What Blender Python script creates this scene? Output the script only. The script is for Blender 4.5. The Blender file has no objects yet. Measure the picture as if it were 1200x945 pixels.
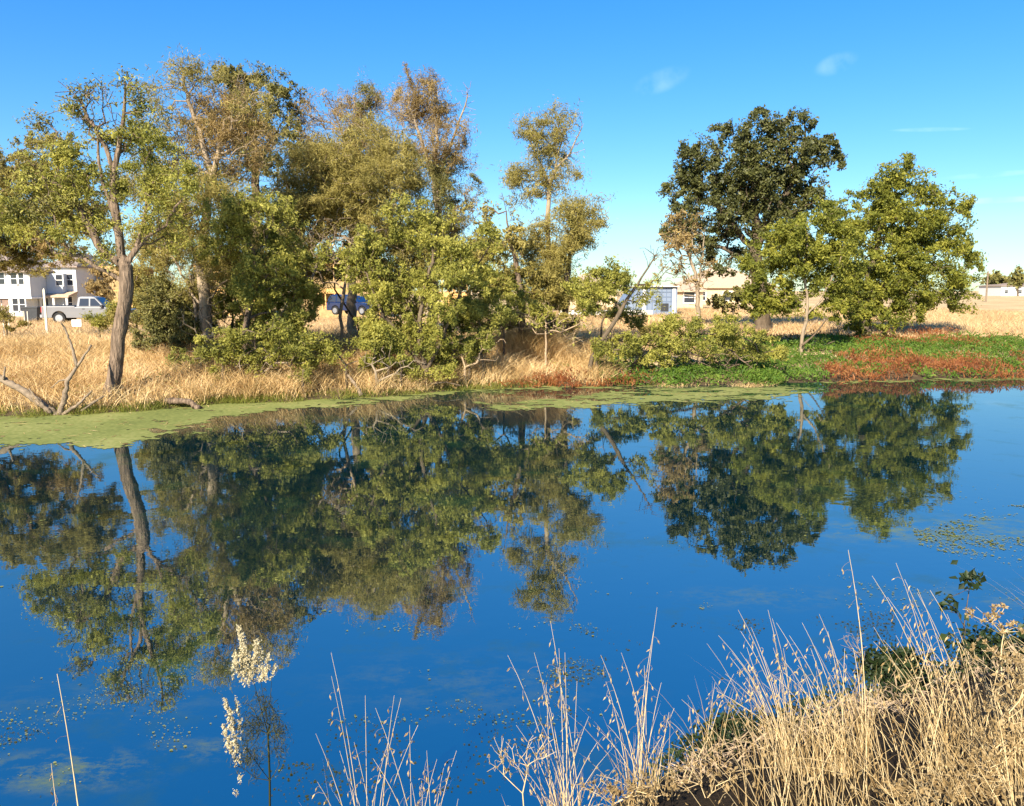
import bpy, math, random
import numpy as np
from math import radians as R, sin, cos, pi
random.seed(7); rng = np.random.default_rng(7)
SC = bpy.context.scene; COL = SC.collection
# ------------------------------------------------------------------ camera
CAM_H = 3.2; PITCH = R(7.83); FPX = 960.0
cam = bpy.data.cameras.new('camera'); cam_o = bpy.data.objects.new('camera', cam); COL.objects.link(cam_o)
cam_o.location = (0, 0, CAM_H); cam_o.rotation_euler = (pi/2 - PITCH, 0, 0)
cam.sensor_fit = 'HORIZONTAL'; cam.sensor_width = 36.0; cam.lens = 36.0*FPX/1200.0
cam.clip_start = 0.05; cam.clip_end = 6000
SC.camera = cam_o
# ------------------------------------------------------------------ sky, sun, exposure
SUN_EL = R(33); SUN_AZ = R(-156)      # azimuth from +Y, clockwise: behind the viewer and to the left
sun = bpy.data.lights.new('sun', 'SUN'); sun_o = bpy.data.objects.new('sun', sun); COL.objects.link(sun_o)
sun.energy = 5.0; sun.angle = R(0.55); sun.color = (1.0, 0.90, 0.74)
sun_o.rotation_euler = (pi/2 - SUN_EL, 0, pi - SUN_AZ)
SC.view_settings.view_transform = 'Standard'; SC.view_settings.look = 'None'
SC.view_settings.gamma = 1.0; SC.view_settings.exposure = 1.5; SC.view_settings.use_curve_mapping = False
SKY_STRENGTH = 0.096

def at(px, py, Y):
    u = (px-600)/FPX; v = (472.5-py)/FPX
    d = (u, cos(PITCH)+v*sin(PITCH), -sin(PITCH)+v*cos(PITCH))
    k = Y/d[1]
    return np.array([d[0]*k, Y, CAM_H + d[2]*k])
def on_plane(px, py, z=0.0):
    u = (px-600)/FPX; v = (472.5-py)/FPX
    d = (u, cos(PITCH)+v*sin(PITCH), -sin(PITCH)+v*cos(PITCH))
    k = (z-CAM_H)/d[2]
    return np.array([d[0]*k, d[1]*k, z])

world = bpy.data.worlds.new('World'); SC.world = world; world.use_nodes = True
nt = world.node_tree; N = nt.nodes; L = nt.links; N.clear()
wo = N.new('ShaderNodeOutputWorld'); bg = N.new('ShaderNodeBackground')
sky = N.new('ShaderNodeTexSky'); sky.sky_type = 'NISHITA'; sky.sun_disc = False
sky.sun_elevation = SUN_EL; sky.sun_rotation = SUN_AZ % (2*pi); sky.air_density = 1.0; sky.dust_density = 0.15; sky.ozone_density = 1.6
hs = N.new('ShaderNodeHueSaturation'); hs.inputs['Saturation'].default_value = 1.75; hs.inputs['Hue'].default_value = 0.5
gm = N.new('ShaderNodeGamma'); gm.inputs['Gamma'].default_value = .72; L.new(sky.outputs[0], gm.inputs['Color']); L.new(gm.outputs[0], hs.inputs['Color'])
tc = N.new('ShaderNodeTexCoord')
tint = N.new('ShaderNodeMixRGB'); tint.blend_type = 'MULTIPLY'; tint.inputs[0].default_value = 1; tint.inputs[2].default_value = (.68, .925, 1.21, 1)
L.new(hs.outputs[0], tint.inputs[1])
col_out = tint.outputs[0]
def wisp(px, py, ex, ey, tilt, strength, scale):
    """a faint cirrus streak round one direction of the sky"""
    global col_out
    u = (px-600)/FPX; v = (472.5-py)/FPX
    d = np.array([u, cos(PITCH)+v*sin(PITCH), -sin(PITCH)+v*cos(PITCH)]); d /= np.linalg.norm(d)
    rt = np.cross(d, [0, 0, 1]); rt /= np.linalg.norm(rt); up = np.cross(rt, d)
    a = rt*cos(tilt)+up*sin(tilt); b = -rt*sin(tilt)+up*cos(tilt)
    def dot(vec, div):
        n = N.new('ShaderNodeVectorMath'); n.operation = 'DOT_PRODUCT'; n.inputs[1].default_value = tuple(vec/div)
        L.new(tc.outputs['Generated'], n.inputs[0])
        m = N.new('ShaderNodeMath'); m.operation = 'MULTIPLY'; L.new(n.outputs['Value'], m.inputs[0]); L.new(n.outputs['Value'], m.inputs[1])
        return m.outputs[0]
    s = N.new('ShaderNodeMath'); s.operation = 'ADD'; L.new(dot(a, ex), s.inputs[0]); L.new(dot(b, ey), s.inputs[1])
    mr = N.new('ShaderNodeMapRange'); mr.interpolation_type = 'SMOOTHERSTEP'
    mr.inputs['From Min'].default_value = 0; mr.inputs['From Max'].default_value = 1.6
    mr.inputs['To Min'].default_value = strength; mr.inputs['To Max'].default_value = 0
    L.new(s.outputs[0], mr.inputs['Value'])
    no = N.new('ShaderNodeTexNoise'); no.inputs['Scale'].default_value = scale; no.inputs['Detail'].default_value = 5
    L.new(tc.outputs['Generated'], no.inputs['Vector'])
    n2 = N.new('ShaderNodeMapRange'); n2.inputs['From Min'].default_value = 0.35; n2.inputs['From Max'].default_value = 0.7
    L.new(no.outputs[0], n2.inputs['Value'])
    mu = N.new('ShaderNodeMath'); mu.operation = 'MULTIPLY'; L.new(mr.outputs[0], mu.inputs[0]); L.new(n2.outputs[0], mu.inputs[1])
    dd = N.new('ShaderNodeVectorMath'); dd.operation = 'DOT_PRODUCT'; dd.inputs[1].default_value = tuple(d); L.new(tc.outputs['Generated'], dd.inputs[0])
    gt = N.new('ShaderNodeMath'); gt.operation = 'GREATER_THAN'; gt.inputs[1].default_value = 0.5; L.new(dd.outputs['Value'], gt.inputs[0])
    mu2 = N.new('ShaderNodeMath'); mu2.operation = 'MULTIPLY'; L.new(mu.outputs[0], mu2.inputs[0]); L.new(gt.outputs[0], mu2.inputs[1])
    mx = N.new('ShaderNodeMixRGB'); mx.inputs[2].default_value = (9, 9.6, 10, 1)
    L.new(mu2.outputs[0], mx.inputs[0]); L.new(col_out, mx.inputs[1]); col_out = mx.outputs[0]
wisp(980, 75, .020, .010, .25, .07, 40); wisp(775, 95, .030, .012, .3, .06, 40)
wisp(1090, 152, .034, .0022, -.06, .14, 25); wisp(1165, 235, .06, .0032, 0, .13, 20); wisp(1160, 205, .04, .003, .02, .12, 20)
L.new(col_out, bg.inputs['Color']); bg.inputs['Strength'].default_value = SKY_STRENGTH
L.new(bg.outputs[0], wo.inputs[0])

# ------------------------------------------------------------------ helpers
def vn(x, y, s=1.0, seed=0):
    """smooth pseudo noise about -1..1"""
    x = np.asarray(x)*s + seed*13.7; y = np.asarray(y)*s - seed*7.3
    return (np.sin(x*1.3+1.7*np.sin(y*.9+.3*seed)) + np.sin(y*1.7+1.3*np.sin(x*1.1+1.1)) + .6*np.sin(2.9*x-2.3*y+1.9*np.sin(1.7*y)) + .4*np.sin(5.1*x+4.3*y+seed))/2.6
def mesh(name, V, faces, mat=None, parent=None, smooth=False, loc=None):
    """faces: list of int arrays (m,k)"""
    V = np.asarray(V, dtype=np.float32).reshape(-1, 3)
    if loc is not None: V = V - np.asarray(loc, dtype=np.float32)
    if not isinstance(faces, list): faces = [faces]
    faces = [np.asarray(f, dtype=np.int32) for f in faces if len(f)]
    me = bpy.data.meshes.new(name)
    me.vertices.add(len(V)); me.vertices.foreach_set('co', V.ravel())
    nl = sum(f.size for f in faces); nf = sum(len(f) for f in faces)
    me.loops.add(nl); me.loops.foreach_set('vertex_index', np.concatenate([f.ravel() for f in faces]))
    me.polygons.add(nf)
    tot = np.concatenate([np.full(len(f), f.shape[1], dtype=np.int32) for f in faces])
    me.polygons.foreach_set('loop_start', (np.cumsum(tot)-tot).astype(np.int32))
    me.update(calc_edges=True); me.validate()
    me.polygons.foreach_set('use_smooth', np.full(len(me.polygons), bool(smooth)))
    if mat:
        for m in (mat if isinstance(mat, list) else [mat]): me.materials.append(m)
    o = bpy.data.objects.new(name, me); COL.objects.link(o)
    if parent: o.parent = parent
    elif loc is not None: o.location = tuple(float(c) for c in loc)
    return o
def tag(o, label=None, cat=None, group=None, kind=None):
    if label: o['label'] = label
    if cat: o['category'] = cat
    if group: o['group'] = group
    if kind: o['kind'] = kind
    return o
def thing(name, label, cat, loc, rz=0, group=None):
    o = bpy.data.objects.new(name, None); COL.objects.link(o)
    o.location = tuple(float(c) for c in loc); o.rotation_euler = (0, 0, rz); o.empty_display_size = .2
    return tag(o, label, cat, group)

class MB:
    """collects boxes, prisms and tubes into one mesh"""
    def __init__(s): s.v = []; s.f = {}
    def add(s, V, F):
        b = len(s.v); s.v.extend([tuple(map(float, p)) for p in V])
        for f in F: s.f.setdefault(len(f), []).append([b+i for i in f])
        return s
    def box(s, x0, x1, y0, y1, z0, z1):
        V = [(x0,y0,z0),(x1,y0,z0),(x1,y1,z0),(x0,y1,z0),(x0,y0,z1),(x1,y0,z1),(x1,y1,z1),(x0,y1,z1)]
        return s.add(V, [(0,3,2,1),(4,5,6,7),(0,1,5,4),(1,2,6,5),(2,3,7,6),(3,0,4,7)])
    def prism(s, prof, y0, y1, inset=0, zc=0):
        """profile of (x,z) swept along y"""
        n = len(prof)
        V = [(x, y0, z) for x, z in prof]+[(x, y1, z) for x, z in prof]
        return s.add(V, [tuple(range(n)), tuple(range(2*n-1, n-1, -1))]+[(i, i+n, (i+1) % n+n, (i+1) % n) for i in range(n)])
    def tube(s, P, rad, n=6):
        V, F = tube_arrays(np.asarray(P, float), np.broadcast_to(np.asarray(rad, float), (len(P),)), n)
        return s.add(V, [tuple(q) for q in F])
    def disc_y(s, c, r0, y0, y1, n=20):
        V = []
        for y in (y0, y1):
            for k in range(n): V.append((c[0]+r0*cos(2*pi*k/n), y, c[1]+r0*sin(2*pi*k/n)))
        return s.add(V, [tuple(range(n)), tuple(range(2*n-1, n-1, -1))]+[(k, k+n, (k+1) % n+n, (k+1) % n) for k in range(n)])
    def build(s, name, mat, parent=None, smooth=False, loc=None):
        return mesh(name, s.v, [np.array(q) for q in s.f.values()], mat, parent, smooth, loc)
def frames(D):
    D = D/np.maximum(np.linalg.norm(D, axis=1, keepdims=True), 1e-9)
    ref = np.tile([.37, .91, .17], (len(D), 1)); A = np.cross(D, ref); A /= np.maximum(np.linalg.norm(A, axis=1, keepdims=True), 1e-6)
    return A, np.cross(D, A)
def tube_arrays(P, rad, n):
    D = np.gradient(P, axis=0); A, B = frames(D)
    th = 2*pi*np.arange(n)/n
    V = P[:, None]+rad[:, None, None]*(A[:, None]*np.cos(th)[None, :, None]+B[:, None]*np.sin(th)[None, :, None])
    i = np.arange(len(P)-1)[:, None]*n; k = np.arange(n)[None]; k2 = (k+1) % n
    F = np.stack([i+k, i+k2, i+n+k2, i+n+k], -1).reshape(-1, 4)
    return V.reshape(-1, 3), F
def merge(parts):
    """list of (V, F) with the same face size"""
    Vs, Fs, b = [], [], 0
    for V, F in parts:
        Vs.append(V); Fs.append(F+b); b += len(V)
    return np.concatenate(Vs), np.concatenate(Fs)
def unit(v): return v/np.maximum(np.linalg.norm(v, axis=-1, keepdims=True), 1e-9)
def leaves(C, Ln, W, axis_bias=(0, 0, -.3), nrm_bias=(0, 0, .6), jit=.35, fold=0.0):
    """one small diamond leaf per centre"""
    n = len(C)
    a = unit(rng.normal(size=(n, 3))+np.array(axis_bias)); nn = unit(rng.normal(size=(n, 3))+np.array(nrm_bias))
    b = unit(np.cross(nn, a)); s = (1+jit*rng.normal(size=(n, 1))).clip(.4, 2)
    l = a*Ln*s*.5; w = b*W*s*.5; k = unit(np.cross(a, b))*Ln*.12
    V = np.stack([C-l, C+w+k-.1*l, C+l, C-w+k-.1*l], 1).reshape(-1, 3)
    return V, np.arange(4*n).reshape(-1, 4)
def blades(P, H, W, lean, bend, tip=0.0, segs=3):
    """grass blades: roots P, heights H, width W, lean vectors (n,2) and droop"""
    n = len(P); az = rng.uniform(0, 2*pi, n); side = np.stack([np.cos(az), np.sin(az), np.zeros(n)], 1)
    lean3 = np.concatenate([lean, np.zeros((n, 1))], 1)
    Vs = []
    for k in range(segs+1):
        t = k/segs
        up = H*(t-bend*t*t*.5)
        c = P+np.stack([np.zeros(n), np.zeros(n), up], 1)+lean3*(H*(t*.6+t*t*(.4+bend)))[:, None]
        w = side*(W*(1-t)**.7*.5+tip)
        if k < segs: Vs += [c-w, c+w]
        else: Vs += [c]
    V = np.stack(Vs, 1); m = V.shape[1]; base = np.arange(n)[:, None]*m
    Q = np.concatenate([base+np.array([[2*k, 2*k+1, 2*k+3, 2*k+2]]) for k in range(segs-1)], 0) if segs > 1 else np.zeros((0, 4), int)
    T = base+np.array([[2*segs-2, 2*segs-1, 2*segs]])
    return V.reshape(-1, 3), [Q, T]

# ------------------------------------------------------------------ materials
def newmat(name):
    m = bpy.data.materials.new(name); m.use_nodes = True; n = m.node_tree.nodes; n.clear()
    return m, n, m.node_tree.links
def ramp(n, cols, pos=None):
    r = n.new('ShaderNodeValToRGB'); e = r.color_ramp.elements
    while len(e) < len(cols): e.new(.5)
    for i, c in enumerate(cols):
        e[i].position = pos[i] if pos else i/(len(cols)-1); e[i].color = (*c, 1)
    return r
def leaf_mat(name, cols, trans=.48, spec=.25, rough=.55, clump=1.2):
    m, n, l = newmat(name); out = n.new('ShaderNodeOutputMaterial')
    g = n.new('ShaderNodeNewGeometry'); tcn = n.new('ShaderNodeTexCoord')
    no = n.new('ShaderNodeTexNoise'); no.inputs['Scale'].default_value = clump; no.inputs['Detail'].default_value = 2
    l.new(tcn.outputs['Object'], no.inputs['Vector'])
    mx = n.new('ShaderNodeMath'); mx.operation = 'MULTIPLY_ADD'; mx.inputs[1].default_value = .55
    l.new(g.outputs['Random Per Island'], mx.inputs[0])
    m2 = n.new('ShaderNodeMath'); m2.operation = 'MULTIPLY_ADD'; m2.inputs[1].default_value = 1.5; m2.inputs[2].default_value = -.52
    l.new(no.outputs[0], m2.inputs[0]); l.new(m2.outputs[0], mx.inputs[2])
    r = ramp(n, cols); l.new(mx.outputs[0], r.inputs[0])
    p = n.new('ShaderNodeBsdfPrincipled'); p.inputs['Roughness'].default_value = rough; p.inputs['Specular IOR Level'].default_value = spec
    l.new(r.outputs[0], p.inputs['Base Color'])
    t = n.new('ShaderNodeBsdfTranslucent'); l.new(r.outputs[0], t.inputs['Color'])
    mix = n.new('ShaderNodeMixShader'); mix.inputs[0].default_value = trans
    l.new(p.outputs[0], mix.inputs[1]); l.new(t.outputs[0], mix.inputs[2]); l.new(mix.outputs[0], out.inputs[0])
    return m
def plain(name, col, rough=.7, spec=.3, var=.15, scale=3.0, bump=0.0, metal=0.0, coat=0.0, stretch=(1, 1, 1), bscale=None):
    m, n, l = newmat(name); out = n.new('ShaderNodeOutputMaterial'); p = n.new('ShaderNodeBsdfPrincipled')
    tcn = n.new('ShaderNodeTexCoord'); mp = n.new('ShaderNodeMapping'); mp.inputs['Scale'].default_value = stretch
    l.new(tcn.outputs['Object'], mp.inputs[0])
    no = n.new('ShaderNodeTexNoise'); no.inputs['Scale'].default_value = scale; no.inputs['Detail'].default_value = 5; l.new(mp.outputs[0], no.inputs['Vector'])
    r = ramp(n, [tuple(c*(1-var) for c in col), tuple(min(1, c*(1+var)) for c in col)], [.3, .7]); l.new(no.outputs[0], r.inputs[0])
    l.new(r.outputs[0], p.inputs['Base Color']); p.inputs['Roughness'].default_value = rough; p.inputs['Specular IOR Level'].default_value = spec
    p.inputs['Metallic'].default_value = metal; p.inputs['Coat Weight'].default_value = coat
    if bump:
        nb = n.new('ShaderNodeTexNoise'); nb.inputs['Scale'].default_value = bscale or scale*4; nb.inputs['Detail'].default_value = 4; l.new(mp.outputs[0], nb.inputs['Vector'])
        bu = n.new('ShaderNodeBump'); bu.inputs['Strength'].default_value = 1; bu.inputs['Distance'].default_value = bump
        l.new(nb.outputs[0], bu.inputs['Height']); l.new(bu.outputs[0], p.inputs['Normal'])
    l.new(p.outputs[0], out.inputs[0])
    return m
M = {}
M['olive'] = leaf_mat('willow_leaves', [(.13,.115,.03), (.30,.25,.065), (.46,.385,.12)])
M['brownolive'] = leaf_mat('dry_willow_leaves', [(.15,.105,.04), (.33,.23,.085), (.48,.36,.15)])
M['bright'] = leaf_mat('fresh_leaves', [(.10,.112,.022), (.28,.27,.05), (.50,.45,.10)])
M['walnut'] = leaf_mat('walnut_leaves', [(.06,.078,.012), (.18,.19,.026), (.38,.355,.055)])
M['oak'] = leaf_mat('oak_leaves', [(.028,.033,.009), (.064,.068,.018), (.125,.122,.034)], trans=.15, rough=.45)
M['darkgreen'] = leaf_mat('dark_leaves', [(.055,.06,.016), (.14,.13,.034), (.25,.215,.06)], trans=.2)
M['shrub'] = leaf_mat('shrub_leaves', [(.09,.105,.02), (.22,.22,.045), (.38,.34,.075)])
M['herb'] = leaf_mat('waterside_leaves', [(.05,.10,.012), (.10,.18,.022), (.20,.27,.04)])
M['rust'] = leaf_mat('rusty_leaves', [(.12,.042,.018), (.29,.10,.032), (.43,.20,.07)])
M['deadleaf'] = leaf_mat('dead_leaves', [(.16,.10,.04), (.36,.25,.11), (.55,.42,.22)])
M['straw'] = leaf_mat('dry_grass_blades', [(.34,.215,.08), (.64,.45,.205), (.84,.66,.38)], trans=.3, clump=.6)
M['straw_far'] = leaf_mat('field_grass_blades', [(.32,.20,.09), (.54,.37,.18), (.70,.52,.28)], trans=.3, clump=.25)
M['pale_straw'] = leaf_mat('bleached_straw', [(.20,.12,.042), (.44,.31,.14), (.68,.54,.30)], trans=.25, clump=2)
M['edgegreen'] = leaf_mat('shore_grass_blades', [(.14,.17,.03), (.25,.27,.05), (.40,.36,.10)])
M['plume'] = leaf_mat('plume_tufts', [(.38,.32,.17), (.53,.46,.28), (.66,.59,.39)], trans=.35, clump=4)
M['weedgreen'] = leaf_mat('weed_needles', [(.035,.045,.012), (.07,.075,.025), (.11,.10,.04)])
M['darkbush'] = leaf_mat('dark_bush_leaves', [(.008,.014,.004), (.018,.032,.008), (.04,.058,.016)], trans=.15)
M['duck'] = leaf_mat('duckweed', [(.105,.125,.035), (.155,.172,.048), (.22,.22,.075)], trans=0, spec=.1, rough=.9, clump=.5)
M['bark'] = plain('grey_bark', (.15,.108,.075), .95, .1, .55, 14, .08, stretch=(1, 1, .18), bscale=22)
M['palebark'] = plain('pale_bark', (.24,.185,.125), .9, .1, .3, 9, .02, stretch=(1, 1, .3))
M['darkbark'] = plain('dark_bark', (.10,.075,.05), .9, .1, .3, 9, .02, stretch=(1, 1, .3))
M['driftwood'] = plain('weathered_wood', (.19,.145,.10), .9, .1, .35, 7, .02)
M['stem'] = plain('dry_stems', (.54,.41,.22), .7, .2, .2, 12)
M['deadtwig'] = plain('dead_twigs', (.30,.22,.14), .9, .1, .3, 5)

# ground ---------------------------------------------------------------------
def ground_mat():
    m, n, l = newmat('ground'); out = n.new('ShaderNodeOutputMaterial'); p = n.new('ShaderNodeBsdfPrincipled')
    g = n.new('ShaderNodeNewGeometry')
    n1 = n.new('ShaderNodeTexNoise'); n1.inputs['Scale'].default_value = .18; n1.inputs['Detail'].default_value = 6; l.new(g.outputs['Position'], n1.inputs['Vector'])
    n2 = n.new('ShaderNodeTexNoise'); n2.inputs['Scale'].default_value = 6; n2.inputs['Detail'].default_value = 8; n2.inputs['Roughness'].default_value = .7; l.new(g.outputs['Position'], n2.inputs['Vector'])
    r1 = ramp(n, [(.36,.24,.12), (.48,.34,.18), (.55,.42,.23)], [.3, .5, .7]); l.new(n1.outputs[0], r1.inputs[0])
    r2 = ramp(n, [(.45,.42,.38), (1,1,1), (1.25,1.2,1.1)], [.25, .5, .75]); l.new(n2.outputs[0], r2.inputs[0])
    mx = n.new('ShaderNodeMixRGB'); mx.blend_type = 'MULTIPLY'; mx.inputs[0].default_value = .8; l.new(r1.outputs[0], mx.inputs[1]); l.new(r2.outputs[0], mx.inputs[2])
    sx = n.new('ShaderNodeSeparateXYZ'); l.new(g.outputs['Position'], sx.inputs[0])
    mr = n.new('ShaderNodeMapRange'); mr.inputs['From Min'].default_value = .05; mr.inputs['From Max'].default_value = .45; l.new(sx.outputs['Z'], mr.inputs['Value'])
    m3 = n.new('ShaderNodeMixRGB'); m3.inputs[1].default_value = (.07,.05,.028, 1); l.new(mr.outputs[0], m3.inputs[0]); l.new(mx.outputs[0], m3.inputs[2])
    # near bank: bare earth, its shade painted in as a dark colour
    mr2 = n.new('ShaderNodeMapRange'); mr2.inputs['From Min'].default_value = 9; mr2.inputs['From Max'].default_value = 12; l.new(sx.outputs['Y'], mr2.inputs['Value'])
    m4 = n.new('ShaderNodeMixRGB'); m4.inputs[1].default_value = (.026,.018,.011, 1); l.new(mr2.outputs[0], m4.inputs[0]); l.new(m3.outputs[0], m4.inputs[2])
    l.new(m4.outputs[0], p.inputs['Base Color']); p.inputs['Roughness'].default_value = .95; p.inputs['Specular IOR Level'].default_value = .1
    bu = n.new('ShaderNodeBump'); bu.inputs['Distance'].default_value = .06; l.new(n2.outputs[0], bu.inputs['Height']); l.new(bu.outputs[0], p.inputs['Normal'])
    l.new(p.outputs[0], out.inputs[0]); return m
def water_mat():
    m, n, l = newmat('pond_water'); out = n.new('ShaderNodeOutputMaterial')
    g = n.new('ShaderNodeNewGeometry'); mp = n.new('ShaderNodeMapping'); mp.inputs['Scale'].default_value = (1, 1, 1); l.new(g.outputs['Position'], mp.inputs[0])
    nb = n.new('ShaderNodeTexNoise'); nb.inputs['Scale'].default_value = 3.0; nb.inputs['Detail'].default_value = 3; l.new(mp.outputs[0], nb.inputs['Vector'])
    nl_ = n.new('ShaderNodeTexNoise'); nl_.inputs['Scale'].default_value = .25; nl_.inputs['Detail'].default_value = 2; l.new(mp.outputs[0], nl_.inputs['Vector'])
    mk = n.new('ShaderNodeMapRange'); mk.inputs['From Min'].default_value = .4; mk.inputs['From Max'].default_value = .7; mk.inputs['To Min'].default_value = .25; mk.inputs['To Max'].default_value = 1; l.new(nl_.outputs[0], mk.inputs['Value'])
    mu = n.new('ShaderNodeMath'); mu.operation = 'MULTIPLY'; l.new(nb.outputs[0], mu.inputs[0]); l.new(mk.outputs[0], mu.inputs[1])
    bu = n.new('ShaderNodeBump'); bu.inputs['Strength'].default_value = 1; bu.inputs['Distance'].default_value = .0017; l.new(mu.outputs[0], bu.inputs['Height'])
    fr = n.new('ShaderNodeFresnel'); fr.inputs['IOR'].default_value = 6.8; l.new(bu.outputs[0], fr.inputs['Normal'])
    gl = n.new('ShaderNodeBsdfGlossy'); gl.inputs['Roughness'].default_value = .012; gl.inputs['Color'].default_value = (.93, 1, .97, 1); l.new(bu.outputs[0], gl.inputs['Normal'])
    # body of the water: blue green with weed growing beneath
    nw = n.new('ShaderNodeTexNoise'); nw.inputs['Scale'].default_value = .9; nw.inputs['Detail'].default_value = 7; nw.inputs['Roughness'].default_value = .65; l.new(mp.outputs[0], nw.inputs['Vector'])
    r = ramp(n, [(.0, .010, .016), (.0, .010, .014), (.004, .010, .006)], [.45, .58, .70]); l.new(nw.outputs[0], r.inputs[0])
    df = n.new('ShaderNodeBsdfDiffuse'); l.new(r.outputs[0], df.inputs['Color'])
    mx = n.new('ShaderNodeMixShader'); l.new(fr.outputs[0], mx.inputs[0]); l.new(df.outputs[0], mx.inputs[1]); l.new(gl.outputs[0], mx.inputs[2])
    na = n.new('ShaderNodeTexNoise'); na.inputs['Scale'].default_value = .55; na.inputs['Detail'].default_value = 9; na.inputs['Roughness'].default_value = .72; l.new(mp.outputs[0], na.inputs['Vector'])
    ra = n.new('ShaderNodeMapRange'); ra.inputs['From Min'].default_value = .54; ra.inputs['From Max'].default_value = .72; ra.inputs['To Max'].default_value = .38; l.new(na.outputs[0], ra.inputs['Value'])
    al = n.new('ShaderNodeBsdfDiffuse'); al.inputs['Color'].default_value = (.03, .065, .022, 1)
    m2 = n.new('ShaderNodeMixShader'); l.new(ra.outputs[0], m2.inputs[0]); l.new(mx.outputs[0], m2.inputs[1]); l.new(al.outputs[0], m2.inputs[2])
    # thin yellow-green surface film in a few drifts
    tot = None
    for px, py, rx, ry, w in ((80, 902, .62, .26, 1), (235, 878, .40, .16, .6), (1150, 622, 2.6, .7, .9), (900, 700, 1.0, .35, .35), (540, 800, 1.2, .6, .22), (130, 820, 1.0, .4, .22), (1150, 700, 1.2, .35, .35)):
        c = on_plane(px, py); sb = n.new('ShaderNodeVectorMath'); sb.operation = 'SUBTRACT'; sb.inputs[1].default_value = tuple(c); l.new(g.outputs['Position'], sb.inputs[0])
        dv = n.new('ShaderNodeVectorMath'); dv.operation = 'DIVIDE'; dv.inputs[1].default_value = (rx, ry, 1); l.new(sb.outputs[0], dv.inputs[0])
        le = n.new('ShaderNodeVectorMath'); le.operation = 'LENGTH'; l.new(dv.outputs[0], le.inputs[0])
        mr = n.new('ShaderNodeMapRange'); mr.interpolation_type = 'SMOOTHSTEP'; mr.inputs['From Min'].default_value = .2; mr.inputs['From Max'].default_value = 1.4; mr.inputs['To Min'].default_value = w; mr.inputs['To Max'].default_value = 0; l.new(le.outputs['Value'], mr.inputs['Value'])
        if tot is None: tot = mr.outputs[0]
        else:
            ad = n.new('ShaderNodeMath'); ad.operation = 'MAXIMUM'; l.new(tot, ad.inputs[0]); l.new(mr.outputs[0], ad.inputs[1]); tot = ad.outputs[0]
    mp2 = n.new('ShaderNodeMapping'); mp2.inputs['Scale'].default_value = (1, 1.6, 1); l.new(g.outputs['Position'], mp2.inputs[0])
    nf = n.new('ShaderNodeTexNoise'); nf.inputs['Scale'].default_value = 2.2; nf.inputs['Detail'].default_value = 10; nf.inputs['Roughness'].default_value = .78; l.new(mp2.outputs[0], nf.inputs['Vector'])
    fm = n.new('ShaderNodeMapRange'); fm.inputs['From Min'].default_value = .47; fm.inputs['From Max'].default_value = .62; l.new(nf.outputs[0], fm.inputs['Value'])
    mm = n.new('ShaderNodeMath'); mm.operation = 'MULTIPLY'; l.new(fm.outputs[0], mm.inputs[0]); l.new(tot, mm.inputs[1])
    m4 = n.new('ShaderNodeMath'); m4.operation = 'MULTIPLY'; m4.inputs[1].default_value = .7; l.new(mm.outputs[0], m4.inputs[0])
    sc_ = n.new('ShaderNodeBsdfDiffuse'); sc_.inputs['Color'].default_value = (.12, .145, .03, 1)
    m3 = n.new('ShaderNodeMixShader'); l.new(m4.outputs[0], m3.inputs[0]); l.new(m2.outputs[0], m3.inputs[1]); l.new(sc_.outputs[0], m3.inputs[2])
    l.new(m3.outputs[0], out.inputs[0]); return m
# shorelines --------------------------------------------------------------------
SHORE = [(0,487),(60,488),(110,486),(200,478),(300,472),(400,468),(500,461),(560,456),(640,453),(750,452),(880,452),(960,448),(1040,446),(1200,443)]
sh = np.array([on_plane(px, py)[:2] for px, py in SHORE])
FX = np.concatenate([[-60, -30], sh[:, 0], [30, 60, 200]]); FY = np.concatenate([[15, 18.5], sh[:, 1], [30.5, 32, 40]])
NX = np.array([-60, -3, -.3, .3, 1.0, 1.7, 2.9, 4.5, 7, 60.]); NY = np.array([3.0, 3.85, 3.9, 4.3, 4.8, 5.2, 5.75, 6.4, 7.6, 11.])
def yfar(x): return np.interp(x, FX, FY)+.18*np.sin(x*2.1)+.12*np.sin(x*5.3+1)
def ynear(x): return np.interp(x, NX, NY)
def height(x, y):
    x = np.asarray(x, float); y = np.asarray(y, float)
    s = y-yfar(x); wr = np.clip((x-3)/6, 0, 1)
    left = np.interp(s, [-3, -.6, 0, 1.0, 3, 7, 12, 30, 70, 140], [-.8, -.25, 0, .30, .55, .95, 1.12, 1.0, .55, .8])
    right = np.interp(s, [-3, -.6, 0, 1.0, 4, 8, 14, 20, 60, 300], [-.8, -.25, 0, .12, .30, .55, .85, 1.0, 1.15, 1.3])
    far = left*(1-wr)+right*wr
    far = far+np.clip(s/4, 0, 1)*.07*vn(x, y, .8, 1)
    t = ynear(x)-y
    near = np.where(t > 0, 1.62*(1-np.exp(-np.clip(t, 0, None)/1.3))+.05*vn(x, y, 2.5, 2)*np.clip(t, 0, 1), np.maximum(t*.6, -.8))
    return np.where(y < (ynear(x)+yfar(x))*.5, near, far)
def hz(x, y): return float(height(x, y))
def gpoint(px, py):
    """where the sight line of a photo point meets the far ground"""
    for Y in np.arange(17, 400, .1):
        p = at(px, py, Y)
        if p[2] <= hz(p[0], p[1]): return p
    return p
ys = np.concatenate([np.arange(-6, 10, .2), np.arange(10, 18, .8), np.arange(18, 45, .4), 45*1.09**np.arange(0, 46)])
xs = np.concatenate([-40*1.13**np.arange(30, 0, -1), np.arange(-40, 40, .4), 40*1.13**np.arange(0, 30)])
X, Y_ = np.meshgrid(xs, ys); Z = height(X, Y_)
nx = len(xs); idx = np.arange(len(ys)*nx).reshape(len(ys), nx)
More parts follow.
